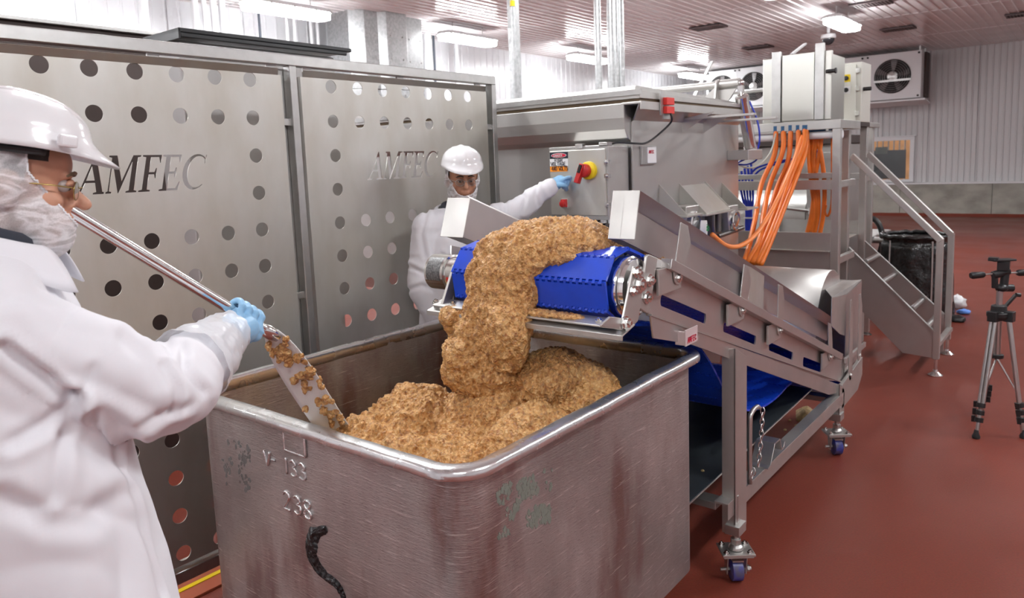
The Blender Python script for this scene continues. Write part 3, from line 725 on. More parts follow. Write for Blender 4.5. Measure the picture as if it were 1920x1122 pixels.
for x in (1.35, 2.29):
    for y in (1.30, 2.16):
        w_ = thing('caster', None, None, (x, y, 0)) if False else None
        mb = MB(); mb.bb((x-.05, y-.045, .118), (x+.05, y+.045, .13)); mb.bb((x-.03, y-.028, .05), (x+.03, y-.022, .12)); mb.bb((x-.03, y+.022, .05), (x+.03, y+.028, .12)); mb.cyl((x, y-.035, .058), (x, y+.035, .058), .008)
        f_ = mb.build('caster', steel_rail, vt); mb = MB().cyl((x, y-.02, .058), (x, y+.02, .058), .058, n=20); mb.build('wheel', rubber, f_, smooth='auto')
# ------------------------------------------------------------------ meat
def rough(me, amp=(.010, .0045, .0022), sc=(11, 34, 85), stretch=(1, 1, 1), gr=85, ga=.0065):
    me.update(); nr = [v.normal.copy() for v in me.vertices]
    for v, n_ in zip(me.vertices, nr):
        p = v.co; q = Vector((p.x*stretch[0], p.y*stretch[1], p.z*stretch[2]))
        f1 = noise.voronoi(q*gr)[0][0] if gr else 0
        d = (.5-f1)*ga + amp[0]*noise.noise(q*sc[0]) + amp[1]*(1-2.2*abs(noise.noise(q*sc[1]+Vector((5, 0, 0))))) + amp[2]*(noise.noise(q*sc[2])+.7*noise.noise(q*sc[2]*2.1))
        v.co = p+n_*d
    me.update()
BUMPS = [(1.92, 1.58, .22, .24, 1.02), (2.08, 1.42, .18, .22, .95), (1.45, 1.55, .32, .30, .88), (1.56, 1.92, .20, .20, .86), (1.78, 1.90, .20, .20, .93), (1.36, 1.28, .20, .16, .925), (2.02, 1.27, .17, .13, .97), (1.72, 1.33, .24, .17, .96), (1.30, 1.75, .18, .20, .80), (2.1, 1.65, .2, .25, .9)]
def pile_h(x, y):
    s = 0; K = 26
    for bx, by, sx, sy, h in BUMPS:
        d = ((x-bx)/sx)**2+((y-by)/sy)**2; z = .52+(h-.52)*math.exp(-d*.55); s += math.exp(K*z)
    z = math.log(s)/K-.012
    q = Vector((x, y, 0)); z += .034*noise.noise(q*6.5+Vector((3, 1, 0))) + .026*(.7-2*abs(noise.noise(q*9+Vector((9, 0, 0)))))
    return z
mb = MB(); ax, bx_, ay, by_ = BX0+INS+.014, BX1-INS-.014, BY0+INS+.014, BY1-INS-.014
mb.grid(lambda u, v: Vector((ax+(bx_-ax)*u, ay+(by_-ay)*v, pile_h(ax+(bx_-ax)*u, ay+(by_-ay)*v))), 380, 365)
# side skirt down into the vat
me = mb.mesh('meat_pile'); rough(me, (.012, .011, .0034))
RC = .085; hx_, hy_ = (bx_-ax)/2, (by_-ay)/2; mxc, myc = (ax+bx_)/2, (ay+by_)/2
for v in me.vertices:
    x_, y_ = v.co.x-mxc, v.co.y-myc; x_ = max(-hx_, min(hx_, x_)); y_ = max(-hy_, min(hy_, y_))
    qx, qy = abs(x_)-(hx_-RC), abs(y_)-(hy_-RC)
    if qx > 0 and qy > 0:
        l_ = math.hypot(qx, qy)
        if l_ > RC: x_ = math.copysign(hx_-RC+qx*RC/l_, x_); y_ = math.copysign(hy_-RC+qy*RC/l_, y_)
    v.co.x, v.co.y = x_+mxc, y_+myc
raw('ground_meat_heap', me, meat_m, label='heap of coarse orange-brown ground meat filling the vat', cat='ground meat', kind=None)
mb = MB()
for c, r in MEAT_BLOBS: mb.sphere(c, r, 24, 16)
me = remesh(mb, .0046, 8, .5); rough(me, (.016, .012, .0040), (11, 32, 90), (1, 1, .6))
for v in me.vertices:                                     # it lies on the belt
    if v.co.x > 2.03 and v.co.z > 1.12-.37*(v.co.x-2.03):
        w_ = (v.co.x-1.992)*math.sin(math.radians(20.5))+(v.co.z-1.305)*math.cos(math.radians(20.5))
        if w_ < .128: v.co.z += (.128-w_)/math.cos(math.radians(20.5))
raw('falling_ground_meat', me, meat_m, label='thick stream of ground meat sliding over the blue belt and falling into the vat', cat='ground meat')
# ------------------------------------------------------------------ inclined belt conveyor
CYN, CYF = 1.10, 1.93          # near and far side plates
SL = math.radians(20.5); U = Vector((math.cos(SL), 0, -math.sin(SL))); W = Vector((math.sin(SL), 0, math.cos(SL)))
cv = thing('belt_conveyor', 'inclined stainless conveyor with a blue modular belt on swivel wheels, discharging over the vat', 'conveyor', (3.4, 1.5, 0))
sidem = mat('side_plate_steel', (.60, .575, .56), .40, .9, noise_amt=.14, nscale=3, rough_var=.06, bump=.1, bscale=260, bdist=.0005)
def P(px, py, Y=CYN): return on(px, py, Y=Y)
def side_plate(y, ext, name='side_plate'):
    """plate with four slots, filled from a flat outline"""
    cu = bpy.data.curves.new('c', 'CURVE'); cu.dimensions = '2D'; cu.fill_mode = 'BOTH'; cu.extrude = .003
    def add(pts):
        sp = cu.splines.new('POLY'); sp.points.add(len(pts)-1); sp.use_cyclic_u = True
        for q, p in zip(sp.points, pts): q.co = (p[0], p[1], 0, 1)
    out = [P(1209, 480), P(1234, 486), P(1400, 562), P(1568, 664), P(1600, 690), P(1597, 716), P(1550, 714), P(1300, 618), P(1213, 588), P(1207, 575)]
    add([(p.x, p.z) for p in out])
    def slot(c):
        A = [P(*q) for q in c]; a = (A[0]+A[3])/2; b = (A[1]+A[2])/2; d = (b-a).normalized(); up = (A[0]-A[3]); r = up.length/2; up.normalize()
        pts = []
        for i in range(9):
            t = PI/2+PI*i/8; pts.append(a + d*(r*.55+r*.55*math.cos(t)) + up*(r*math.sin(t)))
        for i in range(9):
            t = -PI/2+PI*i/8; pts.append(b + d*(-r*.45+r*.45*math.cos(t)) + up*(r*math.sin(t)))
        add([(p.x, p.z) for p in pts])
    slot([(1238, 552), (1323, 590), (1321, 607), (1236, 573)]); slot([(1356, 604), (1417, 630), (1415, 648), (1354, 622)])
    slot([(1441, 641), (1486, 660), (1485, 677), (1440, 657)]); slot([(1505, 669), (1539, 683), (1539, 698), (1504, 687)])
    ob = bpy.data.objects.new('c', cu); COL.objects.link(ob); dg = bpy.context.evaluated_depsgraph_get()
    me = bpy.data.meshes.new_from_object(ob.evaluated_get(dg)); bpy.data.objects.remove(ob)
    me.transform(Matrix(((1, 0, 0, 0), (0, 0, 1, y), (0, 1, 0, 0), (0, 0, 0, 1)))); me.transform(Matrix.Translation(-wloc(cv))); me.materials.clear()
    return raw(name, me, sidem, cv, smooth=False)
side_plate(CYN, 1); side_plate(CYF, 1)
lowp = [P(1213, 588), P(1300, 620), P(1550, 714), P(1588, 728), P(1588, 732), P(1550, 740), P(1400, 687), P(1290, 645), P(1219, 634)]
for y in (CYN-.012, CYF+.006): MB().prism([(p.x, y, p.z) for p in lowp], (0, .006, 0)).build('frame_skirt', sidem, cv, bevel=.0015)
a, b = P(1213, 590), P(1592, 722); MB().bar((a.x, CYN-.006, a.z), (b.x, CYN-.006, b.z), .02, .006).build('weld_fold', steel_sat, cv)
# top side rail carrying the guide boards
a, b = P(1238, 487), P(1566, 664)
for y in (CYN-.02, CYF+.02): MB().bar((a.x, y, a.z-.012), (b.x, y, b.z-.012), .04, .035).build('side_rail', sidem, cv, bevel=.002)
# guide boards, with folded flare and closed end
def guide(y, s, pts, name='guide_board'):
    """pts: pixel marks of top-left, top-right, bottom-right, bottom-left on the near plane; s: outward sign"""
    A = [P(*q, Y=y) for q in pts]; tl, tr, br, bl = A; tmb = MB()
    web = y-s*.05
    def at(f, k): return (tl*(1-f)+tr*f)*(1-k)+(bl*(1-f)+br*f)*k
    n = 1
    th = .003
    for (k0, y0, k1, y1) in ((0, y, .27, web), (.27, web, 1.0, web+s*.0)):
        q = [at(0, k0), at(1, k0), at(1, k1), at(0, k1)]; ys = [y0, y0, y1, y1]
        q = [Vector((p.x, yy, p.z)) for p, yy in zip(q, ys)]
        tmb.prism(q, (0, -s*th, 0))
    # inner skin so that the board is a closed box at its ends
    q = [at(0, 0), at(1, 0), at(1, 1), at(0, 1)]
    g = tmb.build(name, sidem, cv, bevel=.001)
    q = [at(0, 0), at(0, 1)]
    c = MB().prism([(q[0].x, y, q[0].z), (q[0].x, web-s*.045, q[0].z), (q[1].x, web-s*.045, q[1].z), (q[1].x, y, q[1].z)], tuple(U*.004)); c.build('end_cap', steel_sat, cv, bevel=.002)
    MB().prism([(p.x, web-s*.045, p.z) for p in (at(0, 0), at(.16, 0), at(.16, 1), at(0, 1))], (0, s*.003, 0)).build('end_return', sidem, cv)
    return g
guide(1.105, -1, [(1200, 357), (1572, 603), (1568, 642), (1190, 450)])
# the far board mirrors the near one across the belt
def guide_far():
    y = 1.945
    tl, bl = on(882, 372, Y=y-.04), on(868, 445, Y=y-.04); L = 2.35
    tr, br = tl+U*L, bl+U*L
    MB().prism([Vector((p.x, y-.04, p.z)) for p in (tl, tr, br, bl)], (0, .004, 0)).build('guide_board', sidem, cv, bevel=.001)
    MB().prism([(tl.x-.002, y-.045, tl.z+.002), (tl.x-.03, y+.05, tl.z+.004), (bl.x-.03, y+.05, bl.z+.003), (bl.x-.002, y-.045, bl.z-.002)], (-.004, 0, 0)).build('end_cap', steel_sat, cv, bevel=.002)
    MB().prism([(p.x, y+.05, p.z) for p in (tl, tl+U*.3, bl+U*.3, bl)], (0, .003, 0)).build('end_return', sidem, cv)
    MB().prism([(tl.x, y-.04, tl.z), (tl.x+U.x*L, y-.04, tl.z+U.z*L), (tl.x+U.x*L, y-.02, tl.z+U.z*L+.012), (tl.x, y-.02, tl.z+.012)], (0, .002, .001)).build('guide_flange', sidem, cv)
guide_far()
# a divider plate inside the near board
q = [P(1412, 498), P(1440, 512), P(1438, 583), P(1410, 570)]
MB().prism([(p.x, 1.115, p.z) for p in q], (0, .03, 0)).build('joint_plate', guard_m, cv, bevel=.002)
# hanger straps with lugs and bolts
def strap(top, bot, y, wpx=22):
    """bent flat strap: wide faces outward, rounded lower end on a lug"""
    t = P(*top, Y=y); b = P(*bot, Y=y); w_ = .068; mb = MB(); pts = []
    pts = [(t.x-.024, t.z-.005), (t.x+.030, t.z-.022), (t.x+w_*.75, t.z-.085), (b.x+w_/2, b.z+.02)]
    for i in range(7): a = -PI*i/6; pts.append((b.x+w_/2*math.cos(a), b.z+.02+w_/2*math.sin(a)))
    pts += [(b.x-w_/2, b.z+.03)]
    mb.prism([(x, y, z) for x, z in pts], (0, .005, 0)); s = mb.build('hanger_strap', steel_sat, cv, bevel=.0015)
    mb = MB(); bolt(mb, (b.x, y-.001, b.z+.01), (0, -1, 0), .011, .007); split(mb, 'bolt', chrome, s)
    MB().bb((b.x-.13, y+.006, b.z-.03), (b.x+.03, y+.016, b.z+.055)).build('lug', steel_sat, cv, bevel=.002)
for tp, bt in (((1283, 413), (1273, 527)), ((1400, 492), (1393, 587)), ((1464, 530), (1463, 624)), ((1556, 602), (1558, 673))): strap(tp, bt, 1.07)
# bearing plate and take-up bracket at the discharge end
def plate(pxs, y, th, m_, name, bev=.002): return MB().prism([(lambda p: (p.x, y, p.z))(P(*q, Y=y)) for q in pxs], (0, th, 0)).build(name, m_, cv, bevel=bev)
plate([(1213, 480), (1217, 477), (1234, 484), (1218, 588), (1213, 588), (1199, 578)], 1.085, .010, steel_sat, 'end_bracket', .003)
br_ = plate([(1189, 499), (1209, 510), (1201, 575), (1197, 602), (1178, 622), (1125, 612), (1145, 594), (1169, 597)], 1.075, .008, steel_sat, 'bearing_bracket')
mb = MB(); 
for px, py, r in ((1192, 511, .013), (1186, 546, .011), (1199, 534, .02)):
    p = P(px, py, Y=1.074); bolt(mb, p, (0, -1, 0), r, .014)
for px, py in ((1217, 526), (1212, 558)): bolt(mb, P(px, py, Y=1.084), (0, -1, 0), .015, .014)
p = P(1171, 605, Y=1.074); bolt(mb, p, (0, -1, 0), .015, .016)
split(mb, 'bolt', chrome, cv)
# drum
DC = Vector((1.992, 0, 1.305)); RB = .121
mb = MB(); mb.cyl((DC.x, 1.12, DC.z), (DC.x, 1.79, DC.z), .092, n=40); mb.build('drum', chrome, cv, smooth='auto')
mb = MB(); mb.lathe((DC.x, 1.155, DC.z), (0, -1, 0), [(0, .098), (.03, .098), (.034, .090), (.05, .090), (.054, .070), (.06, .066), (.062, .03)], 40); mb.build('drum_end_ring', chrome, cv, smooth='auto')
mb = MB()
for yy in (1.165, 1.74):
    pts = []
    for i in range(64):
        a = 2*PI*i/64; r = .1+.012*(1 if (i//2) % 2 else 0); pts.append((DC.x+r*math.cos(a), yy, DC.z+r*math.sin(a)))
    mb.prism(pts, (0, .02, 0))
mb.build('sprocket', mat('grey_sprocket', (.10, .11, .15), .4), cv)
mb = MB().cyl((DC.x, 1.09, DC.z), (DC.x, 1.96, DC.z), .028, n=20); mb.build('shaft', chrome, cv, smooth='auto')
mb = MB().lathe((DC.x, 1.82, DC.z), (0, 1, 0), [(0, .060), (.055, .060), (.058, .068), (.15, .068), (.153, .060), (.16, .058), (.162, .02)], 32); mo = mb.build('motor_cap', chrome, cv, smooth='auto')
mb = MB()
for i in range(6):
    a0 = math.radians(195+i*6); pass
def wrap(yb, yt, a0, a1, r, name, m_):
    mb = MB(); mb.grid(lambda u, v: Vector((DC.x+r*math.cos(a0+(a1-a0)*u), yb+(yt-yb)*v, DC.z+r*math.sin(a0+(a1-a0)*u))), 10, 1); return mb.build(name, m_, mo)
wrap(1.826, 1.865, math.radians(188), math.radians(222), .0606, 'red_sticker', redsafe)
wrap(1.89, 1.96, math.radians(120), math.radians(200), .0686, 'rating_plate', mat('etched_plate', (.25, .25, .25), .5, .6, noise_amt=.6, nscale=120))
mb = MB(); mb.bb((1.90, 1.80, 1.19), (2.05, 1.81, 1.33)); mb.bar((1.85, 1.805, 1.19), (1.93, 1.805, 1.34), .012, .04); mb.build('far_bracket', steel_sat, cv, bevel=.002)
# belt: links on a closed loop
def belt_path():
    pts = []; top0 = DC+W*RB; tail = Vector((4.42, 0, .40)); Rt = .10
    L = (tail-DC).dot(U)
    n = 40
    for i in range(n): pts.append(tail+W*Rt+(top0-(tail+W*Rt))*(i/n))
    for i in range(0, 8):                                   # eight flat facets of the drum
        a = math.radians(90-20.5+22.5) + math.radians(22.5)*i*1.0
        a = math.radians(69.5)+math.radians(24)*i; pts.append(DC+Vector((math.cos(a), 0, math.sin(a)))*RB*1.02)
    bl = [Vector((2.08, 0, 1.165)), Vector((2.26, 0, 1.13)), Vector((2.45, 0, 1.05)), Vector((2.634, 0, .907)), Vector((2.764, 0, .765)), Vector((2.87, 0, .665)), Vector((2.99, 0, .612)), Vector((3.13, 0, .572)), Vector((3.29, 0, .555)), Vector((3.44, 0, .556)), Vector((3.574, 0, .569)), Vector((3.8, 0, .55)), Vector((4.1, 0, .42)), Vector((4.35, 0, .30))]
    pts += spline(bl, 6)
    pts += [tail+Vector((math.cos(a), 0, math.sin(a)))*Rt for a in [math.radians(d) for d in (-90, -50, -10, 30, 60)]]
    return pts
bp = belt_path(); d_ = [0]
for i in range(1, len(bp)+1): d_.append(d_[-1]+(bp[i % len(bp)]-bp[i-1]).length)
def at_len(s):
    s %= d_[-1]
    for i in range(len(bp)):
        if d_[i+1] >= s: f = (s-d_[i])/max(1e-9, d_[i+1]-d_[i]); return bp[i].lerp(bp[(i+1) % len(bp)], f)
LW = (1.145, 1.775); pitch = d_[-1]/round(d_[-1]/.0935)
mb = MB(); h = .009; wl_ = LW[1]-LW[0]
pl_ = pitch
mb.bb((-pl_*.40, 0, -h/2), (pl_*.40, wl_, h/2)); nk = 27
for i in range(nk):
    y = wl_*(i+.08)/nk; w_ = wl_/nk*.42
    mb.bb((-pl_*.54, y, -h*.5), (-pl_*.39, y+w_, h*.62)); mb.bb((pl_*.39, y+wl_/nk*.5, -h*.5), (pl_*.54, y+w_+wl_/nk*.5, h*.62))
mb.cyl((pl_/2, 0, -.001), (pl_/2, wl_, -.001), .0038, n=6)
lme = mb.mesh('belt_link'); lme.materials.append(belt_blue); n = int(round(d_[-1]/pitch))
off = 0
for i in range(n):
    a, b = at_len(i*pitch+off), at_len((i+1)*pitch+off); t_ = (b-a).normalized(); up = Vector((0, -1, 0)).cross(t_)*-1; up = t_.cross(Vector((0, 1, 0)))
    R = Matrix((t_, Vector((0, 1, 0)), up)).transposed().to_4x4()
    if R.determinant() < 0: pass
    c = (a+b)/2; R.translation = Vector((c.x, LW[0], c.z))-wloc(cv)
    o = bpy.data.objects.new('belt_link', lme); COL.objects.link(o); o.parent = cv; o.matrix_local = R
# scraper bar under the drum
mb = MB(); X_ = 1.875
mb.prism([(X_-.045, 1.10, 1.208), (X_+.01, 1.10, 1.222), (X_+.01, 1.10, 1.228), (X_-.045, 1.10, 1.214)], (0, .74, 0))
sb = mb.build('scraper_bar', steel_sat, cv, bevel=.0015)
mb = MB(); mb.prism([(X_-.055, 1.06, 1.190), (X_+.02, 1.06, 1.210), (X_+.02, 1.06, 1.214), (X_-.055, 1.06, 1.194)], (0, .80, 0)); mb.bb((X_-.056, 1.06, 1.178), (X_-.052, 1.86, 1.194)); mb.build('scraper_support', steel_sat, cv, bevel=.001)
mb = MB()
for yy in (1.16, 1.5, 1.76, 1.845): bolt(mb, (X_-.02, yy, 1.216), (-.25, 0, 1), .010, .010)
split(mb, 'bolt', chrome, cv)
mb = MB().sphere((X_-.012, 1.38, 1.222), (.03, .17, .010), 20, 8); me = remesh(mb, .004, 2); rough(me, (.004, .003, .002), (30, 60, 120))
o = raw('meat_residue', me, meat_m, cv, loc=-wloc(cv)); o.location = -wloc(cv); tag(o, 'scraps of ground meat stuck on the scraper bar')
# legs, lower rails, drip tray
def angle_leg(x, y, z0, z1, w_, sy):
    mb = MB(); mb.prism([(x-.004, y, z0), (x-.004+.05*sy*0+.006, y, z0), (x+.002, y, z1+.02), (x-.004, y, z1+.02)], (0, 0, 0)) if False else None
    mb = MB()
    mb.prism([(x-w_/2, y, z0), (x+w_/2, y, z0), (x+w_/2, y, z1-.06), (x-w_/2, y, z1)], (0, .006, 0))
    mb.prism([(x-w_/2, y, z0), (x-w_/2, y+.055, z0), (x-w_/2, y+.055, z1-.01), (x-w_/2, y, z1)], (.006, 0, 0))
    return mb.build('leg', steel_sat, cv, bevel=.0015)
ll = [(2.705, 1.075, .20, .955), (4.225, 1.085, .20, .47)]
angle_leg(2.735, 1.062, .20, .965, .12, 1); angle_leg(2.735, 1.925, .20, .9, .12, 1); angle_leg(4.25, 1.07, .20, .42, .10, 1); angle_leg(4.25, 1.925, .2, .42, .1, 1)
def caster(x, y):
    ax = Vector((.62, -.78, 0)); tw = Vector((.78, .62, 0)); 
    mb = MB(); mb.bb((x-.04, y-.03, .205), (x+.035, y+.03, .245)); mb.cyl((x, y, .175), (x, y, .36), .012, n=14); mb.cyl((x, y, .155), (x, y, .178), .022, n=6); mb.lathe((x, y, .135), (0, 0, 1), [(0, .03), (.01, .028), (.02, .015)], 16)
    c = mb.build('caster', steel_rail, cv, bevel=.002)
    mb = MB(); R = Matrix((ax, tw, Vector((0, 0, 1)))).transposed(); mb.box((x, y, .128), (.13, .105, .010), R); mb.box((x, y, .118), (.12, .095, .006), R)
    pl2 = mb.build('mounting_plate', steel_sat, c, bevel=.002)
    mb = MB()
    for i in (-1, 1):
        for j in (-1, 1): bolt(mb, Vector((x, y, .133))+ax*(.047*i)+tw*(.036*j), (0, 0, 1), .009, .009)
    split(mb, 'bolt', chrome, c)
    mb = MB()
    for s in (-1, 1):
        b0 = Vector((x, y, .115))+ax*(.036*s)
        mb.prism([b0-tw*.028, b0+tw*.028, b0+tw*.014-Vector((0, 0, .085)), b0-tw*.014-Vector((0, 0, .085))], ax*.004*s)
    mb.bar(Vector((x, y, .096))-ax*.022-tw*.012, Vector((x, y, .096))+ax*.022-tw*.012, .045, .006)
    mb.cyl(Vector((x, y, .047))-ax*.062, Vector((x, y, .047))+ax*.062, .007, n=10); mb.cyl(Vector((x, y, .047))+ax*.045, Vector((x, y, .047))+ax*.055, .013, n=6)
    mb.build('fork', steel_rail, c)
    MB().lathe(Vector((x, y, .047))-ax*.024, ax, [(0, .038), (.004, .0465), (.044, .0465), (.048, .038)], 28).build('wheel', wheel_blue, c, smooth='auto')
for x, y in ((2.70, 1.07), (2.70, 1.93), (4.23, 1.09), (4.23, 1.93)): caster(x, y)
for y0, y1 in ((1.070, 1.125), (1.90, 1.96)): MB().bb((2.62, y0, .345), (4.28, y1, .352)).build('lower_rail', steel_sat, cv, bevel=.001)
for y0 in (1.0685, 1.955): MB().bb((2.62, y0, .285), (4.28, y0+.005, .352)).build('lower_rail', steel_sat, cv, bevel=.001)
for x in (2.62, 3.30, 4.16): MB().bb((x, 1.12, .315), (x+.07, 1.90, .345)).build('cross_member', steel_rail, cv, bevel=.002)
MB().prism([(2.40, 1.155, .395), (3.98, 1.155, .435), (3.98, 1.155, .440), (2.40, 1.155, .400)], (0, .74, 0)).build('drip_tray', pvc_tray, cv, bevel=.001, label='dark grey drip sheet under the belt')
MB().bar((2.40, 1.153, .399), (3.98, 1.153, .439), .004, .008).build('tray_edge', steel_rail, cv)
# bent latch on the lower rail, loop handle and chain
a = Vector((3.02, 1.06, .352))
mb = MB(); prof = [(0, 0), (.03, .004), (.085, .085), (.15, .085), (.175, .03), (.20, .03), (.215, .055)]
for (x0, z0_), (x1, z1_) in zip(prof, prof[1:]): mb.bar((a.x+x0, a.y+.035, a.z+z0_+.004), (a.x+x1, a.y+.035, a.z+z1_+.004), .085, .007)
mb.build('bent_latch', steel_rail, cv, bevel=.001)
mb = MB(); hp = [(2.83, 1.062, .36), (2.83, 1.062, .62), (2.845, 1.062, .655), (2.875, 1.062, .665), (2.91, 1.062, .665), (2.93, 1.062, .655)]
mb.tube(spline(hp, 6), .010, 10); mb.build('loop_handle', steel_rail, cv, smooth=True)
lk = MB(); nlk = 12
for i in range(nlk):
    c = Vector((2.925-.05*(i/nlk)**2-.02*(i/nlk), 1.045, .645-.0235*i)); 
    if i > 9: c = Vector((2.855-.018*(i-9), 1.05, .420-.008*(i-9)))
    u_ = Vector((1, 0, 0)) if i % 2 else Vector((0, 1, 0)); dn = Vector((.08, 0, 1)).normalized()
    lk.tube([c+dn*(.017*math.cos(2*PI*k/12))+u_*(.0085*math.sin(2*PI*k/12)) for k in range(12)], .0026, 6, closed=True)
split(lk, 'chain_link', chrome, cv, smooth=True)
# little name sign on a post at the conveyor edge
p = on(1296, 630, Y=1.06); p.z += .0; mb = MB(); mb.box((p.x, 1.06, p.z), (.095, .004, .056)); mb.bb((p.x-.045, 1.062, p.z-.026), (p.x-.03, 1.098, p.z+.02)); sg = mb.build('name_sign', mat('sign_pink_white', (.62, .52, .52), .35, .2), cv, bevel=.001)
mb = MB(); strokes(mb, 'AMFEC', (p.x-.034, 1.0575, p.z-.018), (1, 0, 0), (0, 0, 1), .018, .0028, (0, -1, 0), adv=.86); mb.build('sign_lettering', red_lbl, sg)
# tail box and curved cover
def tail():
    q = [P(1560, 557), P(1598, 560), P(1598, 690), P(1575, 690)]
    q2 = [(4.13, .90), (4.50, .88), (4.50, .42), (4.26, .60)]
    MB().prism([(x, 1.10, z) for x, z in [(4.13, .915), (4.42, .885), (4.40, .65), (4.30, .68), (4.13, .76)]], (0, .004, 0)).build('tail_plate', steel_sat, cv, bevel=.001)
    MB().prism([(4.42, 1.10, .885), (4.85, 1.12, .90), (4.85, 1.12, .40), (4.42, 1.10, .36)], (0, .004, 0)).build('tail_plate', sidem, cv, bevel=.001)
    MB().prism([(4.13, 1.10, .915), (4.42, 1.10, .887), (4.85, 1.12, .905), (4.60, 1.30, .915)], (0, 0, .004)).build('tail_flange', steel_sat, cv, bevel=.001)
    MB().prism([(4.85, 1.12, .90), (4.85, 1.9, .90), (4.80, 1.9, .42), (4.80, 1.12, .42)], (.004, 0, 0)).build('tail_plate', sidem, cv)
    for x, zt, zb in ((4.42, .86, .40), (4.62, .86, .47)):
        mb = MB(); mb.prism([(x-.02, 1.07, zt), (x+.01, 1.07, zt), (x+.045, 1.07, zt-.08), (x+.045, 1.07, zb+.02), (x+.02, 1.07, zb-.015), (x-.015, 1.07, zb-.015), (x-.035, 1.07, zb+.02)], (0, .005, 0)); s = mb.build('hanger_strap', steel_sat, cv, bevel=.0015)
        mb = MB(); bolt(mb, (x+.005, 1.069, zb+.015), (0, -1, 0), .010, .007); split(mb, 'bolt', chrome, s)
    MB().bb((4.35, 1.075, .50), (4.80, 1.09, .53)).build('side_rail', sidem, cv, bevel=.002)
    MB().prism([(4.25, 1.07, .40), (4.70, 1.07, .46), (4.70, 1.07, .35), (4.60, 1.07, .28), (4.25, 1.07, .26)], (0, .02, 0)).build('foot_plate', steel_sat, cv, bevel=.002)
    # curved cover: half cylinder along Y
    cx_, cz_, r = 4.48, .68, .33
    ya, yb = 1.20, 1.82
    a0, a1 = math.radians(0), math.radians(200)
    mb = MB(); mb.grid(lambda u, v: Vector((cx_+r*.85*math.cos(a0+(a1-a0)*u), ya+(yb-ya)*v, cz_+r*math.sin(a0+(a1-a0)*u))), 28, 1); c = mb.build('curved_cover', steel_sat, cv, smooth=True)
    s = c.modifiers.new('t', 'SOLIDIFY'); s.thickness = .004
    for yy in (ya, yb): MB().prism([(cx_+r*.85*math.cos(a0+(a1-a0)*i/20), yy, cz_+r*math.sin(a0+(a1-a0)*i/20)) for i in range(21)], (0, .004, 0)).build('cover_end', sidem, cv)
    for y0, y1, m_, nm in ((1.30, 1.37, redsafe, 'warning_sticker'), (1.22, 1.28, yellow, 'yellow_sticker')):
        mb = MB(); mb.grid(lambda u, v: Vector((cx_+(r+.001)*.85*math.cos(math.radians(100+12*u)), y0+(y1-y0)*v, cz_+(r+.001)*math.sin(math.radians(100+12*u)))), 4, 1); mb.build(nm, m_, cv)
tail()
# ------------------------------------------------------------------ twin shaft mixer
mx = thing('mixer', 'large stainless mixer with hinged lid beside the guard, behind the conveyor', 'mixer', (4.2, 2.8, 0))
MX, MY, MYB = 3.484, 1.95, 5.2
XR = 4.95
mixm = mat('mixer_steel', (.56, .55, .53), .42, .9, noise_amt=.08, nscale=2.5, rough_var=.04, bump=.1, bscale=260, bdist=.0005)
mb = MB(); prof = [(MX+.02, 1.79), (MX-.03, 1.815), (MX-.055, 1.86), (MX-.065, 1.92), (MX-.065, 1.995), (XR+.02, 1.985), (XR-.01, 1.88), (XR-.01, 1.05), (XR-.3, .75), (MX+.4, .75), (MX+.02, 1.05)]
mb.prism([(x, MY+.006, z) for x, z in prof], (0, MYB-MY, 0)); mb.build('trough', mixm, mx, bevel=.004)
ep = [(MX, .70), (MX, 1.90), (MX+.10, 1.945), (XR, 1.935), (XR, .70)]
MB().prism([(x, MY-.006, z) for x, z in ep], (0, .012, 0)).build('end_plate', mixm, mx, bevel=.002)
# rim band overhanging the end plate
mb = MB(); mb.prism([(MX-.065, MY-.09, 1.995), (MX+.02, MY, 1.90), (XR, MY, 1.90), (XR, MY-.09, 1.985)], (0, .006, .004)); mb.bb((MX-.065, MY-.095, 1.955), (XR+.0, MY-.088, 1.998)); mb.bb((MX-.065, MY-.092, 1.985), (XR, MY+.02, 1.997)); mb.build('rim_band', steel_sat, mx, bevel=.002)
MB().bb((MX-.05, MY-.075, 1.998), (XR-.02, MYB, 2.012)).build('gasket', mat('brown_gasket', (.12, .08, .04), .6), mx)
# lid: shallow tray with a chamfered near corner
mb = MB(); z = lambda x: 2.085-.055*(x-MX)/(XR-MX)
mb.prism([(MX-.06, MY-.085, 2.012), (XR-.01, MY-.085, 2.012), (XR-.01, MY-.085, 2.032), (MX-.06, MY-.085, 2.050)], (0, MYB-MY+.1, 0))
mb.prism([(MX-.02, MY-.03, 2.05), (XR-.1, MY-.03, 2.03), (XR-.1, MY-.03, 2.055), (MX-.0, MY-.03, 2.085)], (0, MYB-MY, 0))
mb.build('lid', steel_sat, mx, bevel=.003)
mb = MB(); mb.prism([(MX-.066, MY-.1, 2.03), (MX-.066, MYB, 2.03), (MX-.066, MYB, 2.058), (MX-.066, MY-.1, 2.058)], (-.004, 0, 0)); mb.build('lid_edge', steel_rail, mx)
mb = MB(); mb.tube([(4.0, 3.2, 2.09), (4.0, 3.2, 2.115), (4.0, 3.23, 2.12), (4.0, 3.26, 2.09)], .006, 6); mb.build('lid_loop', steel_rail, mx)
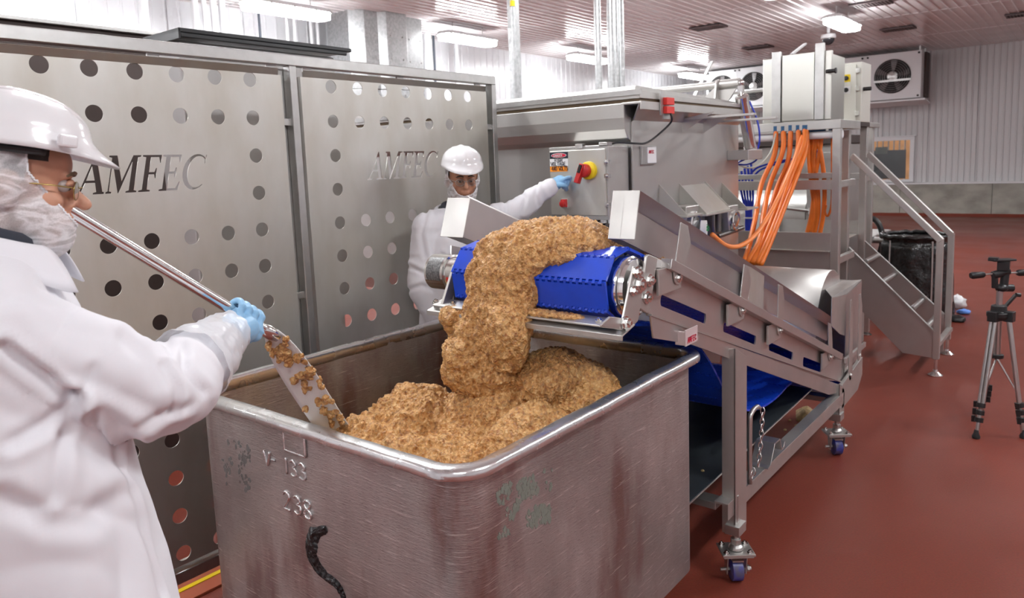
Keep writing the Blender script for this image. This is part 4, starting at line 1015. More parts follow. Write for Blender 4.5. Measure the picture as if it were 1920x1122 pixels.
# torsion bar, brackets, cylinder
a = on(1383, 156, Y=1.90); b = on(1218, 177, X=a.x)
tb = MB(); tb.cyl((a.x, 1.90, a.z), (a.x, 2.75, a.z), .026, n=20); tb.cyl((a.x, 1.885, a.z), (a.x, 2.05, a.z), .033, n=20); tb.build('torsion_bar', steel_sat, mx, smooth='auto')
mb = MB()
for yy in (2.02, 2.62): mb.prism([(a.x-.09, yy, 2.03), (a.x+.05, yy, 2.03), (a.x+.03, yy, a.z+.035), (a.x-.03, yy, a.z+.035), (a.x-.06, yy, a.z)], (0, .012, 0))
mb.prism([(a.x-.02, 2.03, 2.03), (a.x-.02, 2.22, 2.03), (a.x-.02, 2.03, a.z)], (.01, 0, 0)); mb.prism([(a.x-.02, 1.90, 2.2-.06), (a.x-.02, 2.03, 2.2-.06), (a.x-.02, 2.03, 2.0), (a.x-.02, 2.0, 2.0)], (.01, 0, 0)); split(mb, 'bar_bracket', steel_sat, mx, bevel=.002)
# open lid prop: flat bar leaning up behind
p0, p1 = on(1302, 180, Y=2.9), on(1335, 115, Y=2.9); MB().bar(p0, p1, .03, .012).build('prop_bar', steel_rail, mx, bevel=.002)
mb = MB(); q0, q1 = on(1300, 182, Y=2.9), on(1430, 170, Y=2.4); mb.cyl(q0, q1, .012, n=10); mb.build('cross_bar', steel_rail, mx, smooth='auto')
c0 = on(1391, 182, Y=1.86); c1 = on(1408, 282, Y=1.86)
mb = MB(); ax_ = (c1-c0).normalized(); mb.lathe(c0, ax_, [(-.012, .034), (-.004, .045), (.025, .045), (.027, .040), ((c1-c0).length-.03, .040), ((c1-c0).length-.028, .044), ((c1-c0).length, .044), ((c1-c0).length+.01, .030)], 28); cy = mb.build('air_cylinder', chrome, mx, smooth='auto')
mb = MB(); r0 = Vector((a.x, 1.88, a.z)); mb.cyl(r0, c0, .010, n=10); mb.sphere(r0, .024); mb.box(r0.lerp(c0, .45), (.03, .034, .045)); mb.build('rod_end', chrome, cy, smooth='auto')
p0 = on(1365, 291, Y=1.93); p1 = on(1404, 291, Y=1.80)
MB().bb((p0.x+.02, 1.80, p0.z-.035), (p1.x+.25, MY-.006, p0.z+.03)).build('cylinder_bracket', sidem, mx, bevel=.003)
# tray arms with gussets
for pa, pb in (((1305, 222), (1416, 213)), ((1350, 228), (1457, 219))):
    s0 = on(*pa, Y=MY-.09); e = on(*pb, X=s0.x); MB().bb((s0.x-.02, e.y, s0.z-.006), (s0.x+.02, MY, s0.z+.006)).build('tray_arm', steel_sat, mx, bevel=.001)
for px in (1279, 1318):
    s0 = on(px, 222, Y=MY-.005); MB().prism([(s0.x, MY-.006, 1.93), (s0.x, MY-.20, 1.955), (s0.x, MY-.10, 1.90), (s0.x, MY-.006, 1.845)], (.006, 0, 0)).build('gusset', sidem, mx)
# bearing hoods at the end plate
def hood(px0, px1, pyt, drop, dep, full):
    a0 = on(px0, pyt, Y=MY-.008); a1 = on(px1, pyt, Y=MY-.008); zt = a0.z; zb = zt-drop; y1 = MY-dep
    mb = MB()
    if full: mb.prism([(a0.x, MY-.006, zt), (a1.x, MY-.006, zt), (a1.x, y1, zb), (a0.x, y1, zb)], (0, -.002, .004))
    for x in ((a0.x, a1.x) if full else (a0.x,)): mb.prism([(x, MY-.006, zt+.02), (x, MY-.006, zb), (x, y1-.01, zb)], (.005, 0, 0))
    mb.bb((a0.x-.02, y1-.015, zb-.012), (a1.x+.02, MY-.006, zb))
    return mb.build('bearing_hood', guard_m, mx, bevel=.0015)
hood(1236, 1262, 352, .155, .17, False); hood(1274, 1322, 350, .16, .17, True); hood(1354, 1372, 348, .15, .17, False)
for px, py in ((1305, 418), (1381, 414)):
    b0 = on(px, py, Y=1.80); c = MB(); x, z_ = b0.x, b0.z
    c.prism([(x-.085, MY-.13, z_+.10), (x+.085, MY-.13, z_+.10), (x+.085, MY-.13, z_+.02), (x+.06, MY-.13, z_-.07), (x-.06, MY-.13, z_-.07), (x-.085, MY-.13, z_+.02)], (0, .10, 0)); h_ = c.build('bearing_housing', steel_sat, mx, bevel=.006)
    MB().lathe((x, MY-.13, z_), (0, -1, 0), [(0, .066), (.02, .066), (.024, .055), (.010, .052), (.010, .040), (.022, .038), (.024, .01)], 28).build('bearing_cap', chrome, h_, smooth='auto')
p = on(1350, 412, Y=1.86)
mb = MB(); mb.tube([(p.x-.05+.06*math.cos(t), 1.86, p.z+.13*math.sin(t)) for t in [math.radians(90+15*i) for i in range(13)]], .014, 8); mb.cyl((p.x+.02, 1.88, p.z-.08), (p.x+.02, 1.88, p.z+.06), .022, n=12); mb.cyl((p.x-.06, 1.85, p.z-.10), (p.x+.22, 1.80, p.z-.07), .016, n=12); mb.sphere((p.x+.02, 1.87, p.z+.07), .03); mb.bb((p.x-.04, 1.90, p.z-.12), (p.x+.12, 1.945, p.z+.12))
mb.build('gate_linkage', mat('dark_cast_steel', (.20, .19, .18), .35, .9), mx, smooth='auto')
p = on(1325, 431, Y=1.76); mb = MB().cyl(p, p+Vector((-.01, .03, 0)), .055, n=24); dk = mb.build('round_tag', white_lbl, mx, smooth='auto', label='round white tag with a green leaf mark')
mb = MB(); q = p+Vector((0, -.002, 0))
for s, k in ((-1, 0), (1, .5)): mb.prism([q+Vector((.024*math.cos(t)*s+.004, 0, .014*math.sin(t)+.008*s)) for t in [PI*i/8 for i in range(9)]], (0, -.001, 0))
mb.tube([q+Vector((.03*math.cos(t), -.0005, .03*math.sin(t))) for t in [2*PI*i/20 for i in range(14)]], .002, 5)
mb.build('leaf_mark', green, dk)
# legs of the mixer
mb = MB()
for x in (MX+.2, XR-.2):
    for y in (MY+.35, MYB-.3): mb.bb((x-.05, y-.05, 0), (x+.05, y+.05, .80))
split(mb, 'leg', steel_sat, mx, bevel=.004)
# red lid sensor with cable
p = on(1250, 190, Y=MY-.10); q2 = on(1252, 206, Y=MY-.10)
sn = thing('lid_sensor', 'pair of small red safety sensor blocks on the mixer rim', 'sensor', (p.x, MY-.10, q2.z))
for z_ in (p.z, q2.z-.002):
    MB().bb((p.x-.045, MY-.125, z_-.020), (p.x+.045, MY-.098, z_+.018)).build('sensor_block', redsafe, sn, bevel=.003)
mb = MB(); mb.bb((p.x-.05, MY-.105, q2.z-.05), (p.x+.03, MY-.096, q2.z-.022)); mb.bb((p.x-.075, MY-.105, q2.z-.03), (p.x-.05, MY-.096, p.z+.05)); mb.build('bracket', steel_rail, sn)
mb = MB(); k = [on(*w_, Y=yy) for w_, yy in (((1257, 212), 1.83), ((1260, 222), 1.82), ((1256, 232), 1.84), ((1235, 252), 1.88), ((1212, 268), 1.90))]
k += [on(1190, 269, X=3.45), on(1160, 267, X=3.36), on(1146, 270, X=3.33)]
mb.tube(spline(k, 8), .0055, 8); mb.build('cable', blackcable, sn, smooth=True)
# small label plate on the end face
p = on(1216, 292, Y=MY-.012); lb = MB(); lb.bb((p.x-.085, MY-.02, p.z-.048), (p.x+.08, MY-.006, p.z+.052)); l_ = lb.build('maker_plate', steel_rail, mx, bevel=.002)
MB().bb((p.x-.03, MY-.023, p.z-.04), (p.x+.07, MY-.0195, p.z+.045)).build('plate_face', white_lbl, l_)
mb = MB(); strokes(mb, 'AMFEC', (p.x-.018, MY-.0235, p.z+.012), (1, 0, 0), (0, 0, 1), .016, .003, (0, -1, 0)); mb.build('plate_lettering', red_lbl, l_)
# ------------------------------------------------------------------ control box on the mixer's long side
CB = 3.25
tl_, tr_, bl_, br2 = on(1030, 283, X=CB), on(1134, 279, X=CB), on(1030, 405, X=CB), on(1131, 404, X=CB)
ya, yb, zb, zt = tr_.y, tl_.y, (bl_.z+br2.z)/2, (tl_.z+tr_.z)/2
cb = thing('control_box', 'stainless electrical control box with red and yellow switch and danger label, on the mixer', 'control box', (CB+.1, (ya+yb)/2, zb))
ycor = on(1140, 340, X=CB+.02).y-.005
MB().bb((CB+.018, ycor, zb-.02), (MX-.005, yb+.005, zt+.015)).build('enclosure', steel_sat, cb, bevel=.006)
MB().bb((CB, ya, zb), (CB+.016, yb, zt)).build('door', guard_m, cb, bevel=.004)
mb = MB(); mb.bb((CB+.010, ycor-.0, zb-.022), (CB+.02, yb+.008, zt+.018)); mb.build('door_flange', steel_rail, cb, bevel=.002)
for z_ in (zt-.07, zt-.13-.01, zb+.06):
    mb = MB(); mb.bb((CB-.006, ya-.022, z_-.012), (CB+.016, ya+.004, z_+.012)); bolt(mb, (CB-.006, ya-.010, z_), (-1, 0, 0), .006, .006); mb.build('clasp', chrome, cb, bevel=.001)
mb = MB()
for y, z_ in ((ya+(yb-ya)*.45, zt+.018), (ya+(yb-ya)*.48, zb-.022)): mb.bb((CB-.004, y-.022, z_-.012), (CB+.03, y+.022, z_+.012))
mb.bb((CB+.01, ycor, zt+.01), (CB+.06, ycor+.05, zt+.032)); split(mb, 'clamp', chrome, cb, bevel=.002)
# danger label
def lab(px0, py0, px1, py1, m_, name, d=.0012):
    a = on(px0, py0, X=CB); b = on(px1, py1, X=CB); return MB().bb((CB-d, b.y, b.z), (CB, a.y, a.z)).build(name, m_, cb)
dl = lab(1031, 286.5, 1065, 297, black_lbl, 'danger_header'); lab(1031, 297, 1065, 312, white_lbl, 'danger_panel'); lab(1031.5, 312, 1064, 321.5, orange_lbl, 'voltage_strip')
c = on(1048, 291.7, X=CB); mb = MB(); E_ = lambda rx, rz: [(CB-.0016, c.y+rx*math.cos(2*PI*i/24), c.z+rz*math.sin(2*PI*i/24)) for i in range(24)]
mb.prism(E_(.049, .0125), (-.0004, 0, 0)); mb.build('danger_oval_rim', white_lbl, cb)
mb = MB().prism([(x-.0005, y, z_) for x, y, z_ in E_(.046, .0105)], (-.0004, 0, 0)); mb.build('danger_oval', red_lbl, cb)
def txt(s, px, py, h, wd, m_, name, adv=.82, x=CB-.0016):
    a = on(px, py, X=x); mb = MB(); strokes(mb, s, a, (0, -1, 0), (0, 0, 1), h, wd, (-1, 0, 0), adv=adv); mb.build(name, m_, cb)
txt('DANGER', 1038, 294.4, .0125, .0018, white_lbl, 'lettering', .86, CB-.0027); txt('HIGH', 1040, 303.8, .0175, .0026, black_lbl, 'lettering', .9); txt('VOLTAGE', 1033.2, 311.0, .0175, .0025, black_lbl, 'lettering', .88); txt('440 VOLTS', 1034.5, 320, .0190, .0026, black_lbl, 'lettering', .70)
# rotary isolator
c = on(1103, 320, X=CB-.01)
rs = MB().lathe((CB, c.y, c.z), (-1, 0, 0), [(0, .047), (.018, .046), (.022, .040)], 28).build('switch_escutcheon', yellow, cb, smooth='auto')
mb = MB(); mb.lathe((CB-.02, c.y+.010, c.z+.0), (-1, 0, 0), [(0, .036), (.03, .034), (.034, .028)], 24); h1_ = Vector((CB-.045, c.y+.01, c.z+.035)); h2_ = Vector((CB-.06, c.y+.040, c.z-.062)); mb.bar(h1_, h2_, .026, .03, up=(1, 0, 0)); mb.build('switch_handle', red, cb, smooth='auto', bevel=.003, label='red rotary switch handle')
MB().box(h1_.lerp(h2_, .25)+Vector((-.018, 0, 0)), (.006, .016, .042), Euler((.35, 0, 0)).to_matrix()).build('handle_lock', black, cb)
c = on(1063, 349, X=CB); mb = MB(); mb.box((CB-.006, c.y, c.z), (.012, .036, .046)); mb.build('button_base', chrome, cb, bevel=.002); MB().lathe((CB-.012, c.y, c.z), (-1, 0, 0), [(0, .018), (.014, .018), (.018, .013)], 20).build('start_button', green, cb, smooth='auto', label='green push button')
c = on(1061, 381, X=CB); mb = MB(); mb.box((CB-.006, c.y, c.z), (.012, .040, .050)); mb.build('button_base', chrome, cb, bevel=.002); MB().box((CB-.016, c.y+.003, c.z), (.016, .034, .042)).build('button_guard', red, cb, bevel=.004); MB().lathe((CB-.022, c.y+.003, c.z-.003), (-1, 0, 0), [(0, .017), (.012, .017), (.015, .012)], 20).build('stop_button', red, cb, smooth='auto', label='red stop button')
mb = MB(); c = on(1027, 322, X=CB+.03); mb.bb((CB+.02, yb+.005, c.z-.022), (CB+.04, yb+.016, c.z+.022)); mb.build('padlock_tab', steel_rail, cb)
# glands and cables below the box
for px, kind in ((1058, 0), (1076, 0), (1097, 0), (1110, 1), (1132, 2), (1146, 2)):
    c = on(px, 412, X=CB+.09)
    mb = MB()
    if kind == 0: mb.cyl((c.x, c.y, zb-.02), (c.x, c.y, zb-.034), .022, n=6); mb.cyl((c.x, c.y, zb-.034), (c.x, c.y, zb-.075), .019, n=16); mb.build('cable_gland', glandblue, cb, smooth='auto')
    else: mb.cyl((c.x, c.y, zb-.02), (c.x, c.y, zb-.045), .018, n=6); mb.build('cable_gland', chrome, cb)
    zc_ = zb-.04
    mb = MB(); cm = [blackcable, yellow, blackcable][kind]
    if kind == 2: mb.tube(spline([(c.x, c.y, zc_), (c.x-.01, c.y+.03, zc_-.05), (c.x, c.y+.05, zc_-.03), (c.x+.04, c.y+.05, zc_+.01)], 6), .005, 7)
    else: mb.tube(spline([(c.x, c.y, zc_), (c.x, c.y, zc_-.25), (c.x+.1, c.y+.02, zc_-.45), (MX+.12, c.y, zc_-.55)], 8), .009, 8)
    mb.build('cable', cm, cb, smooth=True)
# ------------------------------------------------------------------ cabinet platform with stair
PX_ = 5.60
pf = thing('cabinet_platform', 'stainless frame platform carrying the electrical cabinets, with a stair at its right end', 'platform', (6.2, 2.2, 0))
pm = steel_sat
def bx(name, a, b, m_=pm, bev=.003, par=pf): return MB().bb(a, b).build(name, m_, par, bevel=bev)
yR = 1.455; YB = 3.3
for x, y in ((PX_, yR), (6.10, 1.52), (6.82, 1.56), (7.22, 1.60), (PX_, YB), (7.22, YB)): bx('post', (x, y, .03), (x+.055, y+.055, 1.864 if x < 6.5 else 1.90))
bx('top_beam', (PX_, yR, 1.865), (PX_+.06, YB, 1.93)); bx('top_beam', (PX_+.061, yR+.001, 1.866), (6.16, yR+.059, 1.929)); bx('top_beam', (6.82, 1.56, 1.901), (7.28, 1.62, 1.94)); bx('top_beam', (7.221, 1.622, 1.901), (7.279, YB, 1.939)); bx('top_beam', (PX_, YB, 1.865), (7.28, YB+.06, 1.93))
bx('deck', (PX_+.06, 1.62, 1.90), (6.80, YB, 1.93), guard_m)
MB().cyl((PX_+.06, yR, 1.845-.02), (PX_+.06, YB, 1.845-.02), .028, n=14).build('pipe_rail', white_paint, pf, smooth='auto')
bx('mid_rail', (PX_+.003, yR+.055, 1.43), (PX_+.05, YB, 1.50)); bx('mid_rail', (PX_+.08, yR+.06, 1.51), (PX_+.12, YB, 1.55), steel_rail); bx('mid_rail', (PX_+.055, yR+.012, 1.44), (6.10, yR+.05, 1.49)); bx('mid_rail', (6.875, 1.565, 1.44), (7.22, 1.605, 1.49)); bx('mid_rail', (7.23, 1.62, 1.44), (7.27, YB, 1.50))
bx('bottom_channel', (PX_+.002, yR+.055, .985), (PX_+.010, YB, 1.115)); bx('bottom_channel', (PX_-.035, yR+.055, .975), (PX_+.04, YB, .985)); bx('lower_beam', (PX_+.055, yR+.01, .88), (6.10, yR+.05, .93)); bx('platform_floor', (PX_+.04, 1.62, .975), (6.9, YB, .985), guard_m); bx('kick_plate', (6.85, 1.60, .985), (6.86, YB, 1.10))
bx('skirt_panel', (PX_+.02, yR+.06, .35), (PX_+.03, 3.2, .975), sidem)
# stair
NX, FX = 6.15, 6.85
def stringer(x, pxs):
    A = [on(*q, X=x) for q in pxs]; return MB().prism([(x, p.y, p.z) for p in A], (.008, 0, 0)).build('stringer', sidem, pf, bevel=.002)
stringer(NX, [(1592, 464), (1752, 622), (1750, 672), (1692, 662), (1620, 588), (1592, 560)]); stringer(FX, [(1617, 448), (1771, 590), (1768, 690), (1740, 690), (1612, 560)])
a, b = on(1592, 464, X=NX), on(1752, 622, X=NX); MB().bar(a-Vector((.01, 0, 0)), b-Vector((.01, 0, 0)), .03, .012).build('stringer_edge', steel_rail, pf)
a2, b2 = on(1617, 448, X=FX), on(1771, 590, X=FX); MB().bar(a2-Vector((.01, 0, 0)), b2-Vector((.01, 0, 0)), .03, .012).build('stringer_edge', steel_rail, pf)
for i in range(4):
    f = (i+.6)/4.2; p = a.lerp(b, f)
    q = on(*[(1625, 490), (1657, 528), (1712, 578), (1740, 610)][i], X=NX+.3); MB().cyl((NX+.25, q.y, q.z), (FX, q.y, q.z), .022, n=12).build('tread_tube', steel_rail, pf, smooth='auto')
def handrail(x, pxs, r=.024):
    A = [on(*q, X=x) for q in pxs]; mb = MB()
    for p, q in zip(A, A[1:]): mb.bar(p, q, .045, .045, up=(1, 0, 0))
    return mb.build('handrail', pm, pf, bevel=.003)
handrail(NX, [(1597, 292), (1765, 452)]); handrail(FX, [(1627, 288), (1784, 440)])
for x, pt, pb in ((NX, (1763, 448), (1755, 695)), (FX, (1784, 438), (1777, 655))):
    t_ = on(*pt, X=x); b_ = on(*pb, X=x); bx('end_post', (x-.02, t_.y-.022, .13), (x+.025, t_.y+.022, t_.z))
    mb = MB(); mb.cyl((x, t_.y, .03), (x, t_.y, .14), .012, n=10); mb.lathe((x, t_.y, 0), (0, 0, 1), [(0, .05), (.008, .052), (.014, .045), (.03, .02), (.045, .018)], 20); mb.build('levelling_foot', chrome, pf, smooth='auto')
pA = on(1755, 690, X=NX); pB = on(1778, 575, X=FX); MB().bar((NX, .90, .22), (FX, .90, .22), .04, .03).build('cross_bar', pm, pf)
mb = MB()
for x, y in ((PX_+.027, yR+.027), (6.127, 1.547), (6.847, 1.587), (7.247, 1.627), (PX_+.027, YB), (7.247, YB)): mb.lathe((x, y, 0), (0, 0, 1), [(0, .05), (.008, .052), (.014, .04), (.03, .015)], 16)
split(mb, 'levelling_foot', chrome, pf, smooth='auto')
# ------------------------------------------------------------------ cabinets
cm_ = mat('cabinet_steel', (.66, .66, .61), .32, .92, noise_amt=.05, nscale=2, rough_var=.0)
X_ = PX_+.04
c1_ = thing('large_cabinet', 'tall brushed stainless electrical cabinet standing on the platform, orange cables leaving below', 'cabinet', (X_+.2, 1.8, 1.93))
yl, yr = on(1430, 150, X=X_).y, on(1560, 150, X=X_).y; zt = 2.42
bx('enclosure', (X_, yr+.03, 1.93), (X_+.45, yl, zt-.01), cm_, .006, c1_)
for pa, pb, up_ in ((1447, 1464, .03), (1528, 1545, .055)):
    y0, y1 = on(pb, 150, X=X_-.03).y, on(pa, 150, X=X_-.03).y
    bx('door_channel', (X_-.035, y0, 1.935), (X_-.01, y1, zt+up_), steel_rail, .003, c1_)
y0, y1 = on(1527, 150, X=X_-.02).y, on(1466, 150, X=X_-.02).y; bx('door', (X_-.022, y0, 1.94), (X_-.002, y1, zt), cm_, .004, c1_)
bx('side_panel', (X_-.012, yr, 1.935), (X_+.02, on(1547, 150, X=X_).y, zt+.0), cm_, .004, c1_)
mb = MB(); mb.cyl((X_-.04, yr+.03, 2.27), (X_-.04, yr-.03, 2.27), .014, n=12); mb.cyl((X_-.04, yr-.03, 2.27), (X_-.04, yr-.04, 2.27), .02, n=12); mb.build('knob', black, c1_, smooth='auto')
mb = MB(); mb.bar((X_-.02, yr+.28, zt), (X_+.1, yr+.22, zt+.08), .03, .012); mb.build('lid_stay', white_paint, c1_)
c2_ = thing('small_cabinet', 'smaller cream steel cabinet with handle and two buttons, right of the large one', 'cabinet', (6.5, 1.75, 1.93))
X2 = 6.55; yl, yr = on(1562, 160, X=X2).y, on(1606, 160, X=X2).y; zt2 = on(1585, 121, X=X2).z; zb2 = on(1585, 228, X=X2).z
cream = mat('cream_enclosure', (.66, .66, .60), .4, .3)
bx('enclosure', (X2, yr-.04, zb2-.01), (X2+.3, yl, zt2+.01), cream, .006, c2_); bx('door', (X2-.018, yr, zb2+.0), (X2-.002, yl-.01, zt2-.01), cream, .004, c2_)
for z_ in (zt2-.06, (zt2+zb2)/2+.03, zb2+.06): bx('clasp', (X2-.022, yr-.028, z_-.02), (X2, yr+.003, z_+.02), chrome, .002, c2_)
y_ = on(1573, 160, X=X2).y; za, zb_ = on(1573, 140, X=X2).z, on(1573, 198, X=X2).z
mb = MB(); mb.bb((X2-.05, y_-.014, zb_), (X2-.03, y_+.014, za)); mb.bb((X2-.03, y_-.014, zb_), (X2-.015, y_+.014, zb_+.02)); mb.bb((X2-.03, y_-.014, za-.02), (X2-.015, y_+.014, za)); mb.build('door_handle', steel_rail, c2_, bevel=.004)
for py, m_ in ((147, yellow), (169, white_lbl)):
    c = on(1587, py, X=X2-.018); MB().bb((X2-.022, c.y-.03, c.z-.03), (X2-.018, c.y+.03, c.z+.03)).build('button_plate', m_, c2_); MB().lathe((X2-.022, c.y, c.z), (-1, 0, 0), [(0, .018), (.014, .018), (.016, .01)], 16).build('push_button', black, c2_, smooth='auto')
bx('base', (X2+.0, yr-.04, 1.90), (X2+.3, yl, zb2-.01), brown, .002, c2_)
mb = MB(); mb.cyl((X2+.05, yr-.04, 2.2), (X2+.05, yr-.10, 2.2), .016, n=12); mb.build('knob', black, c2_, smooth='auto')
# ------------------------------------------------------------------ orange cables
def cable(name, label, pts, r, m_, group, cat='cable', gland=None):
    P3 = [on(px, py, X=x) for px, py, x in pts]; t = thing(name, label, cat, tuple(P3[0]), group=group)
    MB().tube(spline(P3, 8), r, 10).build('jacket', m_, t, smooth=True)
    if gland: p = P3[0]; MB().cyl(p+Vector((0, 0, .02)), p-Vector((0, 0, .025)), .024, n=12).build('gland', gland, t, smooth='auto')
    return t
G1 = 'orange cables sweeping from the large cabinet down to the conveyor'
rows = [(1455, 242, 1452, 290, 1428, 345, 1418, 400, 1405, 460, 1396, 490), (1469, 242, 1467, 285, 1444, 345, 1432, 400, 1424, 450, 1402, 492), (1483, 240, 1478, 300, 1458, 350, 1440, 410, 1428, 455, 1410, 494),
        (1497, 240, 1495, 285, 1470, 345, 1452, 400, 1430, 455, 1413, 494), (1509, 240, 1508, 270, 1484, 330, 1462, 395, 1440, 450, 1420, 495), (1512, 240, 1511, 280, 1492, 335, 1470, 390, 1444, 455, 1426, 497)]
nm = ['leftmost', 'second from the left', 'third from the left', 'fourth from the left', 'fifth from the left', 'rightmost']
for i, rw in enumerate(rows):
    pts = [(rw[j], rw[j+1], x) for j, x in zip(range(0, 12, 2), (5.62, 5.56, 5.42, 5.2, 4.95, 4.8))]
    cable('orange_cable', nm[i]+' of the front bunch of orange cables under the large cabinet', pts, .0185, orange, G1, gland=glandblue)
cable('orange_cable', 'orange cable looping forward from the front bunch to the round tag on the mixer', [(1505, 255, 5.60), (1486, 310, 5.45), (1462, 365, 5.2), (1438, 410, 4.9), (1412, 445, 4.6), (1385, 462, 4.4), (1360, 460, 4.25), (1335, 440, 4.1)], .0150, mat('bright_orange_cable', (.90, .26, .06), .42), G1)
G2 = 'orange cables hanging behind the mid rail'
for i, rw in enumerate(((1518, 245, 1517, 300, 1522, 350, 1527, 395, 1520, 435), (1526, 242, 1525, 290, 1527, 345, 1522, 400, 1513, 438), (1534, 245, 1526, 300, 1533, 350, 1534, 400, 1527, 438), (1542, 242, 1536, 290, 1528, 340, 1532, 395, 1526, 440), (1530, 248, 1541, 300, 1546, 350, 1544, 400, 1537, 440))):
    pts = [(rw[j], rw[j+1], 5.72) for j in range(0, 10, 2)]
    cable('orange_cable', ['leftmost', 'second', 'middle', 'fourth', 'rightmost'][i]+' of the five orange cables hanging straight down behind the mid rail', pts, .0165, orange, G2, gland=glandblue)
cable('orange_cable', 'single thin orange cable beside the right platform post, hooked at its end', [(1560, 238, 5.7), (1560, 300, 5.7), (1560, 360, 5.7), (1558, 390, 5.7), (1552, 405, 5.7), (1547, 398, 5.7), (1549, 385, 5.7)], .0085, orange, None, gland=glandblue)
G3 = 'blue air hoses between mixer and platform'
cable('air_hose', 'blue air hose curling beside the air cylinder', [(1405, 190, 5.0), (1418, 220, 5.0), (1424, 250, 5.0), (1422, 275, 5.0), (1414, 283, 5.0)], .006, bluehose, G3, 'hose')
cable('air_hose', 'blue air hose looping from below the air cylinder to the mixer edge', [(1416, 272, 5.0), (1423, 288, 5.0), (1416, 302, 5.0), (1398, 309, 5.0), (1380, 308, 4.97)], .006, bluehose, G3, 'hose')
cable('air_hose', 'short blue air hose stub at the mixer edge', [(1380, 308, 4.97), (1388, 303, 4.98), (1396, 299, 5.0)], .006, bluehose, G3, 'hose')
for i in range(5): cable('air_hose', ['leftmost', 'second', 'middle', 'fourth', 'rightmost'][i]+' blue hose of the upright bundle behind the mid rail', [(1384+i*6, 326-i*5, 5.9), (1392+i*5, 370, 5.9), (1399+i*2.4, 395, 5.9), (1399+i*2.6, 420, 5.9), (1400+i*2.8, 440, 5.9)], .0095, bluehose, 'upright bundle of blue hoses', 'hose')
cable('air_hose', 'blue hose arching right over the mid rail', [(1404, 330, 5.95), (1418, 316, 5.95), (1436, 309, 5.95), (1452, 305, 5.95), (1475, 300, 5.95), (1510, 297, 5.95)], .008, bluehose, G3, 'hose')
cable('air_hose', 'second blue hose arching just under the first', [(1410, 334, 5.95), (1424, 320, 5.95), (1442, 312, 5.95), (1462, 306, 5.95), (1490, 297, 5.95), (1535, 283, 5.95)], .008, bluehose, G3, 'hose')
cable('grey_hose', 'thin pale hose drooping from the cabinet to the mixer edge', [(1455, 250, 5.6), (1445, 285, 5.5), (1425, 308, 5.3), (1405, 315, 5.1), (1386, 310, 5.0)], .006, greyhose, None, 'hose')
t = thing('hose_tie', 'white tie round the bundle of blue hoses', 'cable tie', tuple(on(1405, 409, X=5.88))); p = on(1405, 409, X=5.885); MB().bb((p.x-.012, p.y-.045, p.z-.006), (p.x+.022, p.y+.045, p.z+.006)).build('band', white_lbl, t, bevel=.002)
cable('yellow_hose', 'thin yellow hose hanging beyond the platform post', [(1582, 262, 7.4), (1583, 300, 7.4), (1585, 345, 7.4), (1590, 380, 7.4), (1590, 408, 7.4)], .014, yellow, None, 'hose')
# machinery behind the platform
t = thing('grinder_body', 'grey steel machine body with a rounded tank seen behind the platform rails', 'machine', (7.9, 2.6, 0))
bx('body_panel', (7.6, 1.92, 0), (8.4, 4.4, 1.78), mixm, .01, t)
MB().cyl((7.80, 2.25, 1.05), (7.80, 4.3, 1.05), .36, n=36).build('tank', steel_sat, t, smooth='auto')
bx('dark_cover', (7.38, 2.24, .35), (7.44, 3.8, 1.0), brown, .004, t)
bx('front_sheet', (7.38, 1.88, .35), (7.43, 2.22, 1.7), mixm, .004, t)
for z_ in (1.78,): bx('top_rail', (7.5, 1.9, 1.78), (8.4, 4.4, 1.86), brown, .004, t)
mb = MB(); a = on(1455, 388, X=7.36); b = on(1520, 396, X=7.36); mb.cyl(a, b, .016, n=10); mb.cyl(b+Vector((0, 0, .03)), b-Vector((0, 0, .03)), .022, n=10); mb.build('pipe', steel_sat, t, smooth='auto')
a = on(1418, 402, X=6.6); b = on(1437, 436, X=6.6)
t = thing('white_junction_box', 'white box behind the platform rail, left of the orange cables', 'box', (6.7, a.y, .9)); bx('box_body', (6.6, b.y-.05, b.z-.1), (6.8, a.y+.03, a.z), white_paint, .01, t); bx('box_cover', (6.585, b.y-.04, b.z-.08), (6.6, a.y+.02, a.z-.02), white_paint, .003, t)
t = thing('handwheel', 'dark round handwheel with axle beyond the stair', 'wheel', (9.3, 2.2, .9)); p = on(1630, 450, X=8.6)
MB().tube([p+Vector((0, .13*math.cos(2*PI*i/24), .24*math.sin(2*PI*i/24))) for i in range(24)], .03, 8, closed=True).build('wheel_ring', black, t, smooth=True)
q = on(1660, 451, X=8.6); mb = MB(); mb.cyl(p, q, .035, n=14); mb.bar(p-Vector((0, 0, .24)), p+Vector((0, 0, .24)), .03, .03, up=(1, 0, 0)); mb.build('axle', steel_rail, t, smooth='auto')
t = thing('low_trough', 'low steel trough beyond the stair, left of the handwheel', 'trough', (8.9, 2.4, .6)); p0 = on(1590, 430, X=8.5); p1 = on(1632, 428, X=8.5); bx('trough_body', (8.5, p1.y, .5), (9.4, p0.y+.8, p0.z-.12), mixm, .01, t); bx('trough_rim', (8.47, p1.y-.02, p0.z-.14), (9.42, p0.y+.8, p0.z-.08), steel_rail, .01, t)
mb = MB()
for x in (8.6, 9.3): mb.bb((x, p1.y+.05, 0), (x+.06, p1.y+.11, .5)); mb.bb((x, p0.y+.6, 0), (x+.06, p0.y+.66, .5))
split(mb, 'leg', steel_rail, t)
